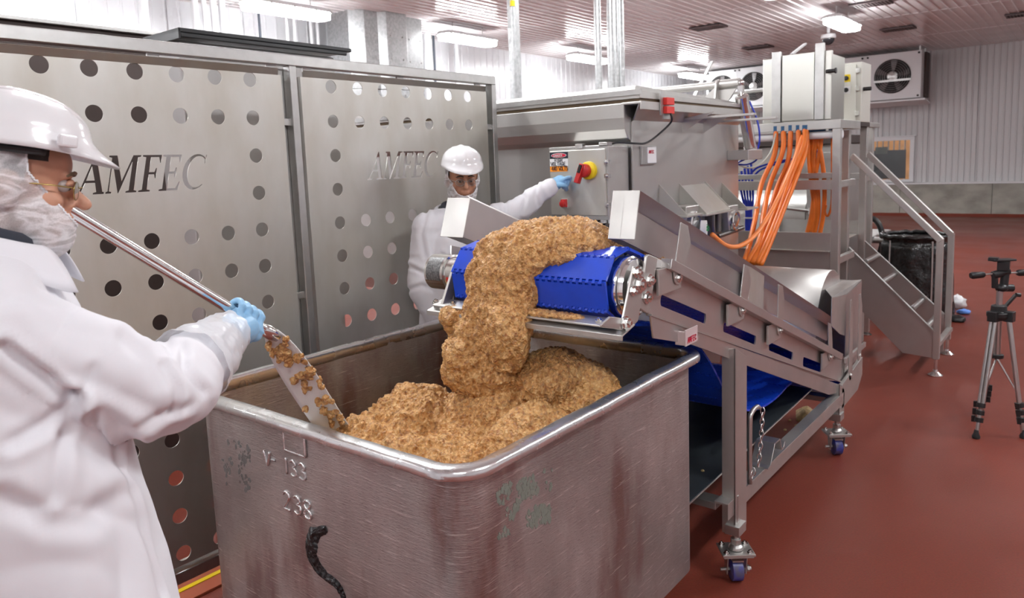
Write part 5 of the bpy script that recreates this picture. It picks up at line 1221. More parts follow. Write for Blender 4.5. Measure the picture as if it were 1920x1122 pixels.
# trough with black liner
t = thing('waste_bin', 'waste bin covered by a wrinkled black plastic liner behind the stair', 'waste bin', (8.3, 1.42, 0))
bc = on(1713, 500, X=8.3); cxy = (8.35, bc.y); rng = random.Random(3)
def bagf(u, v):
    a = 2*PI*u; r = (.31+.05*(1-v)) ; n_ = .022*noise.noise(Vector((math.cos(a)*2.5, math.sin(a)*2.5, v*3)))+.012*noise.noise(Vector((math.cos(a)*9, math.sin(a)*9, v*4)))
    r += n_*(1+.5*(1-v))-.03*math.exp(-((v-.93)/.03)**2); return Vector((cxy[0]+r*math.cos(a), cxy[1]+r*math.sin(a), .03+.80*v+.012*noise.noise(Vector((math.cos(a)*5, math.sin(a)*5, 0)))*v))
mb = MB(); mb.grid(bagf, 72, 40); mb.build('liner', bag, t, smooth=True)
mb = MB(); mb.tube([bagf(i/40, 1.0)+Vector((0, 0, .005*math.sin(i*2.3))) for i in range(40)], .022, 8, closed=True); mb.build('liner_rim', bag, t, smooth=True)
MB().lathe((cxy[0], cxy[1], 0), (0, 0, 1), [(0, .27), (.78, .27)], 28).build('drum_body', black, t, smooth='auto')
mb = MB()
for a in (150, 215, 260, 330): mb.cyl((cxy[0]+.36*math.cos(math.radians(a)), cxy[1]+.36*math.sin(math.radians(a)), .02), (cxy[0]+.345*math.cos(math.radians(a)), cxy[1]+.345*math.sin(math.radians(a)), .80), .008, n=8)
split(mb, 'stand_rod', steel_rail, t, smooth='auto')
# litter on the floor
def crumple(name, label, c, r, m_, cat):
    mb = MB().sphere(c, r, 20, 14); me = mb.mesh(name)
    for v in me.vertices:
        d = noise.noise(v.co*22)*.35+noise.noise(v.co*60)*.2; o_ = v.co-Vector(c); v.co = Vector(c)+o_*(1+d); v.co.z = max(v.co.z, .002)
    raw(name, me, m_, label=label, cat=cat)
p = on(1790, 577, Z=0); crumple('crumpled_cloth', 'white crumpled cloth on the floor behind the stair foot', (p.x, p.y, .05), (.10, .10, .08), white_paint, 'cloth')
p = on(1800, 583, Z=0); crumple('crumpled_glove', 'small blue crumpled glove on the floor beside the white cloth', (p.x-.15, p.y-.05, .02), (.05, .06, .03), mat('glove_blue_litter', (.12, .3, .8), .5), 'glove')
p = on(1793, 602, Z=0); crumple('dark_rag', 'small black rag on the floor behind the stair foot', (p.x, p.y, .02), (.09, .08, .04), black, 'rag')
p = on(1511, 785, Z=0); 
mb = MB().sphere((p.x, p.y, .02), (.09, .05, .045), 28, 18); me = mb.mesh('spilled_meat'); rough(me, (.012, .008, .004), (20, 50, 110))
raw('spilled_meat', me, mat('pale_spilled_meat', (.50, .36, .16), .5, noise_amt=.4, nscale=60), label='small pile of spilled yellowish meat on the floor behind the lower rail', cat='ground meat')
for i, (px, py) in enumerate(((1481, 790), (1493, 800), (1517, 790), (1472, 808))):
    p = on(px, py, Z=0); crumple('meat_crumb', 'tiny meat crumb on the red floor beside the spilled pile', (p.x, p.y, .006), (.010, .009, .007), MATS['pale_spilled_meat'], 'crumb')
p = on(1317, 883, Z=.41); crumple('tray_crumb', 'single meat crumb lying on the dark drip sheet', (p.x, p.y, p.z), (.008, .008, .005), MATS['pale_spilled_meat'], 'crumb')
for o in bpy.data.objects:
    if o.name.startswith('meat_crumb'): o['group'] = 'meat crumbs on the floor'
# yellow-edged drain cover below the guard
p = on(365, 1098, Z=0.0)
t = thing('floor_channel', 'reddish floor channel cover with a yellow stripe under the guard', 'floor cover', (1.5, 2.9, 0))
bx('cover', (.9, 2.78, 0), (2.4, 3.10, .012), mat('orange_red_cover', (.38, .09, .04), .5), .002, t); bx('yellow_stripe', (.9, 2.86, .012), (2.4, 2.885, .015), yellow, 0, t)
# ------------------------------------------------------------------ tripod
tc = Vector((5.06, .44, 0)); tp = thing('camera_tripod', 'silver and black camera tripod without camera on the red floor at right', 'tripod', tuple(tc))
feet = [on(1830, 822, Z=0), on(1919, 822, Z=0), Vector((5.40, .52, 0))]
tc = on(1874, 560, X=5.08); tc = Vector((5.08, tc.y, 0))
zc = lambda py: on(1876, py, X=5.08).z
zh = zc(590)
for i, f in enumerate(feet):
    d = (f-tc); d.z = 0; tp_ = Vector((tc.x, tc.y, zh))+d.normalized()*.05; L = (tp_-f)
    g = MB(); s_ = d.normalized().cross(Vector((0, 0, 1)))
    for k in (-1, 1): g.cyl(tp_+s_*.011*k, f+L*.26+s_*.011*k, .0105, n=12)
    lg = g.build('leg', alu, tp, smooth='auto')
    MB().cyl(f+L*.24, f+L*.03, .011, n=12).build('lower_tube', alu, lg, smooth='auto')
    mb = MB(); 
    for f_ in (.27, .21, .15): mb.cyl(f+L*(f_-.018), f+L*(f_+.018), .024, n=12); mb.box(f+L*f_+s_*.03, (.02, .02, .035))
    mb.build('clamp', black, lg, smooth='auto')
    MB().lathe(f, (0, 0, 1), [(0, .020), (.012, .022), (.03, .014), (.05, .011)], 14).build('rubber_foot', rubber, lg, smooth='auto')
    mb = MB(); mb.cyl(Vector((tc.x, tc.y, zc(672))), f+L*.36, .006, n=8); mb.build('brace', alu, tp, smooth='auto')
mb = MB(); mb.cyl((tc.x, tc.y, zc(668)), (tc.x, tc.y, zc(588)), .019, n=16); mb.cyl((tc.x, tc.y, zc(575)), (tc.x, tc.y, zc(540)), .017, n=16); mb.build('centre_column', alu, tp, smooth='auto')
mb = MB(); mb.lathe((tc.x, tc.y, zc(600)), (0, 0, 1), [(0, .045), (.02, .062), (.045, .062), (.05, .042), (.085, .040), (.09, .028)], 20); mb.cyl((tc.x, tc.y, zc(672)), (tc.x, tc.y, zc(665)), .036, n=14)
for f in feet:
    d = (f-tc); d.z = 0; d.normalize(); mb.box(Vector((tc.x, tc.y, zh-.005))+d*.055, (.05, .05, .06), Matrix.Rotation(math.atan2(d.y, d.x), 3, 'Z'))
split(mb, 'shoulder', black, tp, smooth='auto', bevel=.003)
rr = RT.copy(); rr.z = 0; rr.normalize()
mb = MB(); c = Vector((tc.x, tc.y, zc(578))); mb.bar(c+rr*.03, c+rr*.095+Vector((0, 0, .075)), .02, .012); mb.cyl(c+rr*.095+Vector((0, 0, .075)), c+rr*.12+Vector((0, 0, .072)), .012, n=10); mb.build('crank', black, tp, smooth='auto')
mb = MB(); h0 = Vector((tc.x, tc.y, zc(540)))
mb.sphere(h0+rr*.01, (.035, .035, .025)); mb.cyl(h0-rr*.03, h0-rr*.035+Vector((0, 0, .09)), .017, n=12); mb.cyl(h0+rr*.02, h0+rr*.03+Vector((0, 0, .11)), .022, n=12); mb.cyl(h0+Vector((0, 0, .075))-rr*.045, h0+Vector((0, 0, .10))+rr*.045, .024, n=14); mb.box(h0+Vector((0, 0, .13))+rr*.015, (.06, .06, .05)); mb.box(h0+Vector((0, 0, .165))+rr*.005, (.13, .06, .012), Matrix((rr, Vector((0, 0, 1)).cross(rr), Vector((0, 0, 1)))).transposed()); mb.box(h0+Vector((0, 0, .172))-rr*.045, (.05, .05, .02)); mb.cyl(h0-rr*.015, h0+rr*.075-Vector((0, 0, .004)), .022, n=14)
mb.build('pan_head', black, tp, smooth='auto', bevel=.002)
for sgn, py in ((-1, 515), (1, 513)):
    e0 = h0+Vector((0, 0, .085))+rr*(.03*sgn); e2 = Vector((tc.x, tc.y, zc(py)))+rr*(.175*sgn)-Vector((0, 0, .0)); e1 = e0.lerp(e2, .45)
    MB().cyl(e0, e1, .006, n=8).build('handle_rod', steel_rail, tp, smooth='auto'); MB().lathe(e1, (e2-e1), [(0, .014), (.01, .019), ((e2-e1).length-.01, .021), ((e2-e1).length, .016)], 14).build('handle_grip', black, tp, smooth='auto')
# ------------------------------------------------------------------ people
skin = mat('skin', (.62, .32, .21), .5, 0, noise_amt=.10, nscale=40, sss=.06, bump=.15, bscale=300, bdist=.0006)
skin2 = mat('tanned_skin', (.50, .24, .15), .5, 0, noise_amt=.10, nscale=40, sss=.06)
coat_m = mat('white_coat_cloth', (.80, .80, .84), .75, 0, bump=.25, bscale=420, bdist=.0004)
helmet_m = mat('white_helmet_plastic', (.84, .84, .86), .16, 0, coat=.3)
glove_m = mat('blue_nitrile', (.28, .55, .82), .40, 0, noise_amt=.12, nscale=30)
hair_m = mat('dark_hair', (.035, .025, .02), .6, 0, noise_amt=.5, nscale=200, stretch=(1, 1, .2))
hair_l = mat('light_brown_hair', (.28, .19, .11), .6, 0, noise_amt=.4, nscale=260, stretch=(.3, 1, 1))
trouser_m = mat('grey_trousers', (.10, .10, .11), .8); boot_m = mat('white_rubber_boot', (.6, .6, .6), .4)
eye_w = mat('eye_white', (.42, .37, .35), .25); eye_d = mat('eye_iris', (.05, .04, .03), .1)
lens = mat('spectacle_lens', (.95, .97, .97), .03, trans=1); goldf = mat('gold_wire', (.45, .33, .12), .25, 1); dark_cloth = mat('dark_undershirt', (.03, .035, .05), .8)
def net_mat():
    m = mat('hairnet_fibre', (.86, .86, .88), .8, 0)
    nt = m.node_tree; n = nt.nodes; l = nt.links; b = n['Principled BSDF']
    tc = n.new('ShaderNodeTexCoord'); mp = n.new('ShaderNodeMapping'); mp.inputs['Scale'].default_value = (1.0, 1, 2.2); mp.inputs['Rotation'].default_value = (0, .5, 0); l.new(tc.outputs['Object'], mp.inputs[0])
    w1 = n.new('ShaderNodeTexNoise'); w1.inputs['Scale'].default_value = 16; w1.inputs['Detail'].default_value = 4; w1.inputs['Distortion'].default_value = .8; l.new(mp.outputs[0], w1.inputs['Vector'])
    s = n.new('ShaderNodeMath'); s.operation = 'SUBTRACT'; l.new(w1.outputs['Fac'], s.inputs[0]); s.inputs[1].default_value = .5
    a = n.new('ShaderNodeMath'); a.operation = 'ABSOLUTE'; l.new(s.outputs[0], a.inputs[0])
    mr = n.new('ShaderNodeMapRange'); mr.inputs[1].default_value = 0; mr.inputs[2].default_value = .10; mr.inputs[3].default_value = .84; mr.inputs[4].default_value = .44; l.new(a.outputs[0], mr.inputs[0])
    f = n.new('ShaderNodeTexNoise'); f.inputs['Scale'].default_value = 500; l.new(tc.outputs['Object'], f.inputs['Vector'])
    ad = n.new('ShaderNodeMath'); ad.operation = 'MULTIPLY_ADD'; l.new(f.outputs['Fac'], ad.inputs[0]); ad.inputs[1].default_value = .35; l.new(mr.outputs[0], ad.inputs[2]); 
    sb = n.new('ShaderNodeMath'); sb.operation = 'SUBTRACT'; sb.use_clamp = True; l.new(ad.outputs[0], sb.inputs[0]); sb.inputs[1].default_value = .17
    l.new(sb.outputs[0], b.inputs['Alpha'])
    return m
net_m = net_mat()
def limb(mb, pts, radii, n=18, k=6):
    Q = spline(pts, k); m_ = len(Q); R = []
    for i in range(m_):
        t = i/(m_-1)*(len(radii)-1); j = min(int(t), len(radii)-2); f = t-j; f = f*f*(3-2*f); R.append(radii[j]*(1-f)+radii[j+1]*f)
    mb.tube(Q, 1, n, radii=R); mb.sphere(Q[0], R[0], 16, 10); mb.sphere(Q[-1], R[-1], 16, 10)
def head_matrix(c, az, pitch, roll=0):
    return Matrix.Translation(Vector(c)) @ Matrix.Rotation(az, 4, 'Z') @ Matrix.Rotation(pitch, 4, 'Y') @ Matrix.Rotation(roll, 4, 'X')
def head_mesh(nose_len=1.0, moust=False):
    mb = MB()
    mb.sphere((-.012, 0, .035), (.098, .077, .092), 28, 20); mb.sphere((.028, 0, -.040), (.060, .060, .074), 24, 16); mb.sphere((.052, 0, -.088), (.032, .034, .028), 16, 12)
    mb.sphere((.060, 0, .050), (.032, .056, .040), 20, 12)                       # brow and forehead
    for s in (-1, 1):
        mb.sphere((.052, s*.040, -.020), (.028, .024, .026), 14, 10)             # cheek
        mb.sphere((.082, s*.030, .030), (.010, .021, .007), 12, 8)                # brow ridge
        e = (-.010, s*.079, -.005); mb.sphere(e, (.020, .008, .032), 14, 10); mb.sphere((-.006, s*.083, .012), (.017, .007, .014), 12, 8); mb.sphere((-.002, s*.080, -.030), (.009, .006, .011), 10, 8)
        mb.sphere((.090, s*.012, -.026), (.010, .009, .008), 10, 8)               # nostrils
    limb(mb, [(.084, 0, .022), (.096, 0, .000), (.106+.008*nose_len, 0, -.022)], [.009, .010, .013], 12, 4)
    mb.sphere((.088, 0, -.050), (.012, .025, .0065), 14, 8); mb.sphere((.086, 0, -.062), (.012, .021, .0065), 14, 8)   # lips
    limb(mb, [(-.025, 0, -.06), (-.035, 0, -.12), (-.05, 0, -.24)], [.056, .054, .058], 20, 4)                              # neck
    return mb
def build_person(name, label, base, M4, sk, az_body, N, SR, SL_, arms, torso, legs, hair, gl, net_edge, hlabel, pitchface=0):
    root = thing(name, label, 'person', base)
    org = wloc(root)
    # body: head, neck, trunk, arms and legs as one continuous skin
    hb = head_mesh(); mb = MB(); mb.add([M4 @ v for v in hb.v], hb.f)
    for cz, (cx_, cy_), hd, hw in torso[3:]: mb.sphere((cx_, cy_, cz), (hd*.72, hw*.72, .16), 16, 10)
    for a in arms: limb(mb, a, [.036, .032, .027], 14, 5)
    for s_, p in ((-1, SR), (1, SL_)): limb(mb, [N+Vector((0, 0, -.10)), N.lerp(p, .6)+Vector((0, 0, -.06)), p], [.05, .045, .045], 14, 4)
    for L in legs: limb(mb, L, [.085, .062, .042], 16, 5)
    me = remesh(mb, .0055, 2, .5); me.transform(Matrix.Translation(-org)); body = raw('body', me, sk, root)
    # eyes
    for s in (-1, 1):
        c = M4 @ Vector((.0770, s*.0305, .011)); e = MB().sphere(c, .0112, 16, 12).build('eye', eye_w, root, smooth=True)
        c2 = M4 @ Vector((.0770+.0078, s*.0305, .0075)); MB().sphere(c2, .0048, 10, 8).build('iris', eye_d, e, smooth=True)
        # brow and lids
        mb = MB(); limb(mb, [M4 @ Vector((.082, s*.048, .030)), M4 @ Vector((.0935, s*.030, .037)), M4 @ Vector((.094, s*.014, .033))], [.0022, .0034, .0026], 8, 4); mb.build('eyebrow', hair, root, smooth=True)
        mb = MB(); limb(mb, [M4 @ Vector((.083, s*.044, .014)), M4 @ Vector((.0875, s*.030, .0180)), M4 @ Vector((.084, s*.017, .013))], [.003, .0068, .003], 8, 4); mb.build('eyelid', sk, root, smooth=True)
    # hair under the net
    mb = MB().sphere((-.018, 0, .040), (.101, .080, .092), 32, 22); mh = mb.mesh('hair', Vector((0, 0, 0))); bm = bmesh.new(); bm.from_mesh(mh)
    bmesh.ops.delete(bm, geom=[f for f in bm.faces if (lambda c: c.z < -.035 or (c.x > .025 and c.z < .055) or (c.x > -.005 and c.z < .005))(f.calc_center_median())], context='FACES'); bm.to_mesh(mh); bm.free()
    mh.transform(Matrix.Translation(-org) @ M4); raw('hair', mh, gl['hair'], root)
    # glasses
    mb = MB(); ml = MB()
    for s in (-1, 1):
        cc = Vector((.104, s*.031, .004)); ring = [cc+Vector((-abs(math.sin(0))*0-.004*abs(math.cos(t))*0, .0235*math.cos(t), .0165*math.sin(t)*(1 if math.sin(t) > 0 else 1.15))) for t in [2*PI*i/24 for i in range(24)]]
        for p in ring: p.x -= abs(p.y)*.22
        mb.tube([M4 @ p for p in ring], .0010, 6, closed=True)
        ml.prism([M4 @ p for p in ring], (M4.to_3x3() @ Vector((.0012, 0, 0))))
        mb.tube(spline([M4 @ Vector(p) for p in ((.093, s*.052, .008), (.055, s*.070, .010), (.0, s*.082, .008), (-.018, s*.083, -.006))], 6), .0013, 6)
    mb.tube(spline([M4 @ Vector(p) for p in ((.102, -.009, .008), (.108, 0, .011), (.102, .009, .008))], 4), .0012, 6)
    gs = mb.build('glasses', gl['frame'], root, smooth=True); ml.build('lens', lens, gs)
    # hairnet and beard net
    mb = MB(); mb.sphere((-.018, 0, .035), (.109, .088, .104), 48, 36); mb.sphere((.030, 0, -.052), (.074, .073, .080), 40, 28); mb.sphere((.045, 0, -.085), (.056, .060, .050), 32, 20); limb(mb, [(-.03, 0, -.03), (-.038, 0, -.10), (-.052, 0, -.19)], [.078, .073, .072], 30, 5)
    for s in (-1, 1): mb.sphere((-.012, s*.078, -.002), (.028, .018, .040), 14, 10)
    mn = remesh(mb, .0045, 6, .5); bm = bmesh.new(); bm.from_mesh(mn)
    bm.normal_update()
    for v in bm.verts:
        p = v.co; fold = .0030*(1-2.4*abs(noise.noise(Vector((p.x*10+p.z*9, p.y*10, p.z*16-p.x*14))))); v.co = p+v.normal*fold*(1.35 if p.z < .0 else .5)
    x0, z0, x1, z1 = net_edge
    def cut(c):
        if c.z < -.195: return True
        zl = z0+(c.x-x0)*(z1-z0)/(x1-x0)
        return c.x > x0 and c.z > zl
    bmesh.ops.delete(bm, geom=[f for f in bm.faces if cut(f.calc_center_median())], context='FACES')
    rim = []
    for e in bm.edges:
        if e.is_boundary and e.verts[0].co.z > -.18: rim.append((e.verts[0].co.copy(), e.verts[1].co.copy()))
    bm.to_mesh(mn); bm.free(); mn.transform(Matrix.Translation(-org) @ M4); nt_ = raw('hair_and_beard_net', mn, net_m, root, label='white hair and beard net')
    mb = MB()
    for a, b in rim: mb.cyl(M4 @ a, M4 @ b, .0018, n=5, caps=False)
    mb.build('net_elastic', mat('net_elastic', (.85, .85, .87), .8), nt_, smooth=True)
    # helmet
    hm = MB(); nu, nv = 64, 26
    def hf(u, v):
        a = 2*PI*u; ca, sa = math.cos(a), math.sin(a); ph = v*PI/2
        pk = max(0, math.cos(a))**3
        r = math.sin(min(1, v*1.06)*PI/2)
        rx, ry = .124, .104; fl = 0; z = .080+.098*math.cos(min(1, v*1.0)*PI/2)**.88
        if v > .86: k = (v-.86)/.14; fl = .009*k+.040*pk*k*k; z -= .020*pk*k+.006*k
        x, y = (rx*r+fl)*ca-.008, (ry*r+fl*.9)*sa
        cr = math.exp(-(y/.011)**2)*.0055*(1 if v < .8 else max(0, 1-(v-.8)/.1))*(1 if x > -.11 else .3)
        cr += (math.exp(-((abs(y)-.040)/.006)**2)*.0022)*(1 if .1 < v < .75 else 0)
        return M4 @ Vector((x, y, z+cr))
    hm.grid(hf, nu, nv); ho = hm.build('helmet', helmet_m, root, smooth=True, fix=True, label=hlabel); s_ = ho.modifiers.new('t', 'SOLIDIFY'); s_.thickness = .003; s_.offset = 1
    mb = MB()
    for s in ((-1, 1) if hlabel.startswith('glossy') else ()):
        for xx in (.075, -.075): mb.box(M4 @ Vector((xx, s*.106**.93*math.sqrt(max(0, 1-(xx/.15)**2)), .092)), (.030, .014, .022), M4.to_3x3() @ Matrix.Rotation(-s*xx*5, 3, 'Z'))
    split(mb, 'accessory_slot', helmet_m, ho, bevel=.004)
    mb = MB(); mb.tube([M4 @ Vector((.110*math.cos(t)-.010, .091*math.sin(t), .070)) for t in [math.radians(60+240*i/40) for i in range(41)]], .008, 6); mb.build('headband', black, ho, smooth=True)
    return root
def coat(root, torso, az, N, arms, cuff_r, upper_r, vox, mats_, seeds=0, hem=.42, amp=1.0, folds=(), creases=()):
    """lab coat: one fused skin for trunk and both sleeves"""
    org = wloc(root); mb = MB(); d = Vector((math.cos(az), math.sin(az), 0)); r = Vector((math.sin(az), -math.cos(az), 0))
    T = sorted(torso, key=lambda t: -t[0]); n = 36
    secs = []
    for i in range(len(T)-1):
        for k in range(6):
            f = k/6; a, b = T[i], T[i+1]; secs.append((a[0]*(1-f)+b[0]*f, a[1][0]*(1-f)+b[1][0]*f, a[1][1]*(1-f)+b[1][1]*f, a[2]*(1-f)+b[2]*f, a[3]*(1-f)+b[3]*f))
    t = T[-1]; secs.append((t[0], t[1][0], t[1][1], t[2], t[3])); vs = []
    for z, cx_, cy_, hd, hw in secs:
        for i in range(n):
            a = 2*PI*i/n; ca, sa = math.cos(a), math.sin(a); e = .8
            p = Vector((cx_, cy_, z)) + d*(hd*math.copysign(abs(ca)**e, ca)) + r*(hw*math.copysign(abs(sa)**e, sa)); vs.append(p)
    m_ = len(secs); fs = [(j*n+i, j*n+(i+1) % n, (j+1)*n+(i+1) % n, (j+1)*n+i) for j in range(m_-1) for i in range(n)]+[tuple(range(n)), tuple(range((m_-1)*n, m_*n))]
    mb.add(vs, fs)
    for a in arms:
        sh = Vector(a[0]); limb(mb, [N.lerp(sh, .45)+Vector((0, 0, -.035)), sh], [.078, upper_r], 24, 4); limb(mb, a, [upper_r, upper_r*1.02, upper_r*.98, (upper_r+cuff_r)/2*1.03, cuff_r], 24, 8)
    me = remesh(mb, vox, 5, .5); me.update(); nr = [v.normal.copy() for v in me.vertices]
    rr = [(N.lerp(Vector(a[0]), .9), [Vector(p) for p in a]) for a in arms]
    for v, nn in zip(me.vertices, nr):
        p = v.co; q = Vector((p.x*5.2, p.y*5.2, p.z*2.1))+Vector((seeds, 0, 0))
        q = Vector((p.x*7, p.y*7, p.z*1.5))+Vector((seeds, 0, 0)); dsp = .009*noise.noise(q)+.0055*(.5-abs(noise.noise(Vector((q.x*1.5, q.y*1.5, q.z*2))+Vector((7, 0, 0))))*1.9)
        # creases across the sleeves, deepest round the elbows
        for _, a in rr:
            for j in range(len(a)-1):
                ab = a[j+1]-a[j]; L = ab.length; t_ = (p-a[j]).dot(ab)/L/L
                if -.05 < t_ < 1.05:
                    c = a[j]+ab*t_; dd = (p-c).length
                    if dd < upper_r*1.5:
                        w_ = (1-dd/(upper_r*1.5)); s_ = t_*L
                        dsp += amp*.0085*w_*(.45-abs(noise.noise(Vector((s_*20+seeds, p.z*5+j*3, p.x*4+p.y*4))))*1.8)
        for c, rad, dirv, fr, am in folds:
            k = math.exp(-((p-Vector(c)).length/rad)**2)
            if k > .02: dv = Vector(dirv); dsp += am*k*(abs(math.sin((p-Vector(c)).dot(dv)*fr+2*noise.noise(p*6)))-.5)
        if creases and nn.dot(FW) < .2:
            c = p-Vector((0, 0, HC)); zc_ = c.dot(FW); px = CX+F*c.dot(RT)/zc_; py = CY-F*c.dot(UP)/zc_
            for pl, wd, am in creases:
                best = 1e9
                for (x0, y0), (x1, y1) in zip(pl, pl[1:]):
                    L2 = (x1-x0)**2+(y1-y0)**2; t = max(0, min(1, ((px-x0)*(x1-x0)+(py-y0)*(y1-y0))/L2)); dx, dy = px-x0-t*(x1-x0), py-y0-t*(y1-y0)
                    d2 = dx*dx+dy*dy
                    if d2 < best: best = d2; sg = (dx*(y1-y0)-dy*(x1-x0))
                k = math.sqrt(best)/wd
                if k < 3.5: dsp += -am*math.exp(-k*k)+am*.55*math.exp(-(k-1.6)**2)*(1 if sg > 0 else .3)
        v.co = p+nn*dsp
    bm = bmesh.new(); bm.from_mesh(me)
    bmesh.ops.smooth_vert(bm, verts=bm.verts, factor=.5, use_axis_x=True, use_axis_y=True, use_axis_z=True)
    bm.to_mesh(me); bm.free(); me.transform(Matrix.Translation(-org))
    return raw('coat', me, mats_, root, label='white lab coat')
def collar(root, N, az, tilt, rx, ry, h, tipf=.10):
    mb = MB(); d = Vector((math.cos(az), math.sin(az), 0)); l_ = Vector((-math.sin(az), math.cos(az), 0))
    def cf(u, v):
        a = math.radians(28+304*u); c = math.cos(a); tip = math.exp(-((u-0)/.09)**2)+math.exp(-((u-1)/.09)**2)
        out = .006+.036*v+.020*v*tip; z = h*math.sin(PI*(.18+.62*(1-v)))-(.045*v)-tilt*c-.030*v*tip
        return N + d*((rx+out)*c) + l_*((ry+out)*math.sin(a)) + Vector((0, 0, z-.02))
    mb.grid(cf, 48, 8); o = mb.build('collar', coat_m, root, smooth=True); s = o.modifiers.new('t', 'SOLIDIFY'); s.thickness = .003
    mb = MB(); mb.tube([N+d*(rx*.78*math.cos(t))+l_*(ry*.78*math.sin(t))+Vector((0, 0, .018-tilt*math.cos(t))) for t in [2*PI*i/30 for i in range(30)]], .015, 8, closed=True); mb.build('undershirt', dark_cloth, root, smooth=True)
def finger(mb, pts, r0, r1): limb(mb, pts, [r0, (r0+r1)/2, r1], 10, 4)
# --- worker one, foreground left
HC1 = on(17, 350, Y=1.42); az1 = math.radians(-17)
M1 = head_matrix(HC1, az1, math.radians(9), math.radians(0)) @ Matrix.Diagonal((.97, .97, .88, 1))
N1 = HC1+Vector((-.060, .00, -.068)); ab1 = math.radians(-25)
SR1 = N1+Vector((-.03, -.165, -.135)); SL1 = N1+Vector((.055, .165, -.15))
EL1 = on(300, 735, Y=1.25); WR1 = on(408, 648, Y=1.43); HD1 = on(455, 592, Y=1.55)
LH1 = Vector((.44, 1.56, 1.64)); LE1 = Vector((.40, 1.66, 1.46))
cx1, cy1 = N1.x-.02, N1.y-.02
T1 = [(N1.z-.02, (N1.x-.01, N1.y), .075, .085), (N1.z-.06, (N1.x-.02, N1.y-.0), .12, .155), (N1.z-.14, (cx1-.01, cy1), .155, .20), (1.28, (cx1+.02, cy1), .175, .205), (1.08, (cx1+.045, cy1), .185, .21), (.90, (cx1+.055, cy1), .20, .225), (.65, (cx1+.055, cy1), .215, .235), (.42, (cx1+.055, cy1), .225, .245)]
LG1 = [[(cx1+.02, cy1-.10, .95), (cx1+.04, cy1-.11, .5), (cx1, cy1-.11, .12)], [(cx1+.02, cy1+.10, .95), (cx1+.05, cy1+.11, .5), (cx1+.03, cy1+.11, .12)]]
op1 = build_person('person', 'person in white helmet and white coat at left edge, stirring with a steel paddle', (cx1, cy1, 0), M1, skin, ab1, N1, SR1, SL1,
    [[SR1, EL1, WR1], [SL1, LE1, LH1]], T1, LG1, hair_l, {'hair': hair_m, 'frame': goldf}, (.022, .030, .098, -.058), 'glossy white hard hat')
coat(op1, T1, ab1, N1, [[SR1, SR1.lerp(EL1, .5)+Vector((.0, -.01, -.01)), EL1, EL1.lerp(WR1, .55), WR1], [SL1, SL1.lerp(LE1, .5), LE1, LE1.lerp(LH1, .5), LH1.lerp(LE1, .3)]], .052, .078, .0068, coat_m, 2.0, amp=1.0,
    folds=[((SR1.x+.10, SR1.y-.04, SR1.z-.22), .16, (6, 2, 9), 3.2, .016), ((cx1+.10, cy1-.18, 1.05), .30, (9, -3, 1.5), 2.4, .014), ((EL1.x, EL1.y, EL1.z), .09, (10, 8, 3), 4, .006)],
    creases=[([(183, 548), (130, 590), (88, 660), (83, 700), (100, 715)], 5, .005), ([(5, 650), (60, 690), (110, 730), (139, 745)], 12, .014), ([(139, 745), (165, 720), (172, 690)], 9, .008), ([(139, 742), (80, 800), (20, 830)], 14, .010),
    ([(139, 745), (115, 830), (100, 930)], 13, .009), ([(172, 766), (205, 830), (233, 890), (262, 980), (294, 1115)], 8, .008), ([(185, 765), (240, 800), (275, 850), (300, 930)], 14, .009), ([(10, 930), (90, 985), (160, 980), (220, 930)], 22, .008),
    ([(300, 690), (325, 730), (325, 775)], 8, .009), ([(345, 660), (350, 700), (380, 735)], 9, .009), ([(320, 665), (310, 640)], 8, .007), ([(380, 610), (395, 650), (420, 680)], 8, .006), ([(350, 760), (300, 782), (262, 790)], 10, .008), ([(200, 500), (240, 560), (262, 620)], 16, .005), ([(225, 640), (270, 680), (290, 720)], 14, .006), ([(0, 560), (60, 545), (120, 555)], 16, .005)])
collar(op1, N1+Vector((.01, 0, -.012)), ab1, .032, .088, .088, .05)
for L in LG1:
    mb = MB(); limb(mb, L, [.105, .085, .075], 18, 6); mb.build('trouser_leg', trouser_m, op1, smooth=True)
    a = L[-1]; mb = MB(); limb(mb, [(a[0], a[1], .16), (a[0], a[1], .07)], [.065, .06], 16, 4); limb(mb, [(a[0]-.04, a[1], .045), (a[0]+.16, a[1]-.06, .04)], [.045, .042], 16, 4); me = remesh(mb, .008, 3); me.transform(Matrix.Translation(-wloc(op1))); raw('boot', me, boot_m, op1)
# paddle
PB = on(512, 628, Y=1.560); PT = on(188, 430, Y=1.515); hd_ = (PB-PT).normalized(); PE = on(622, 800, Y=1.70)
pd = thing('steel_paddle', 'long stainless paddle with a meat-smeared blade held by the worker at left', 'paddle', tuple(PB))
mb = MB(); mb.cyl(PT-hd_*.24, PB, .0125, n=24); mb.sphere(PT-hd_*.24, .0125); mb.build('handle', chrome, pd, smooth='auto')
mb = MB(); mb.lathe(PB-hd_*.035, hd_, [(0, .0128), (.008, .016), (.03, .017), (.05, .012)], 20); mb.build('ferrule', chrome, pd, smooth='auto')
bd = (PE-PB).normalized(); side = bd.cross(Vector(FW)).normalized(); nrm_ = side.cross(bd).normalized(); Lb = (PE-PB).length+.05
def blade(u, v):
    w_ = .016+.026*min(1, u*4)-.0*u; w_ = .016+.030*(1-math.exp(-u*7)); return PB-bd*.01+bd*(Lb*u)+side*((v-.5)*2*w_)+nrm_*(.006*math.sin(PI*v)-.02*u*(1-u))
mb = MB(); mb.grid(blade, 24, 8); bl = mb.build('blade', mat('white_blade', (.78, .78, .76), .35), pd, smooth=True); s = bl.modifiers.new('t', 'SOLIDIFY'); s.thickness = .003
mb = MB(); rnd = random.Random(5)
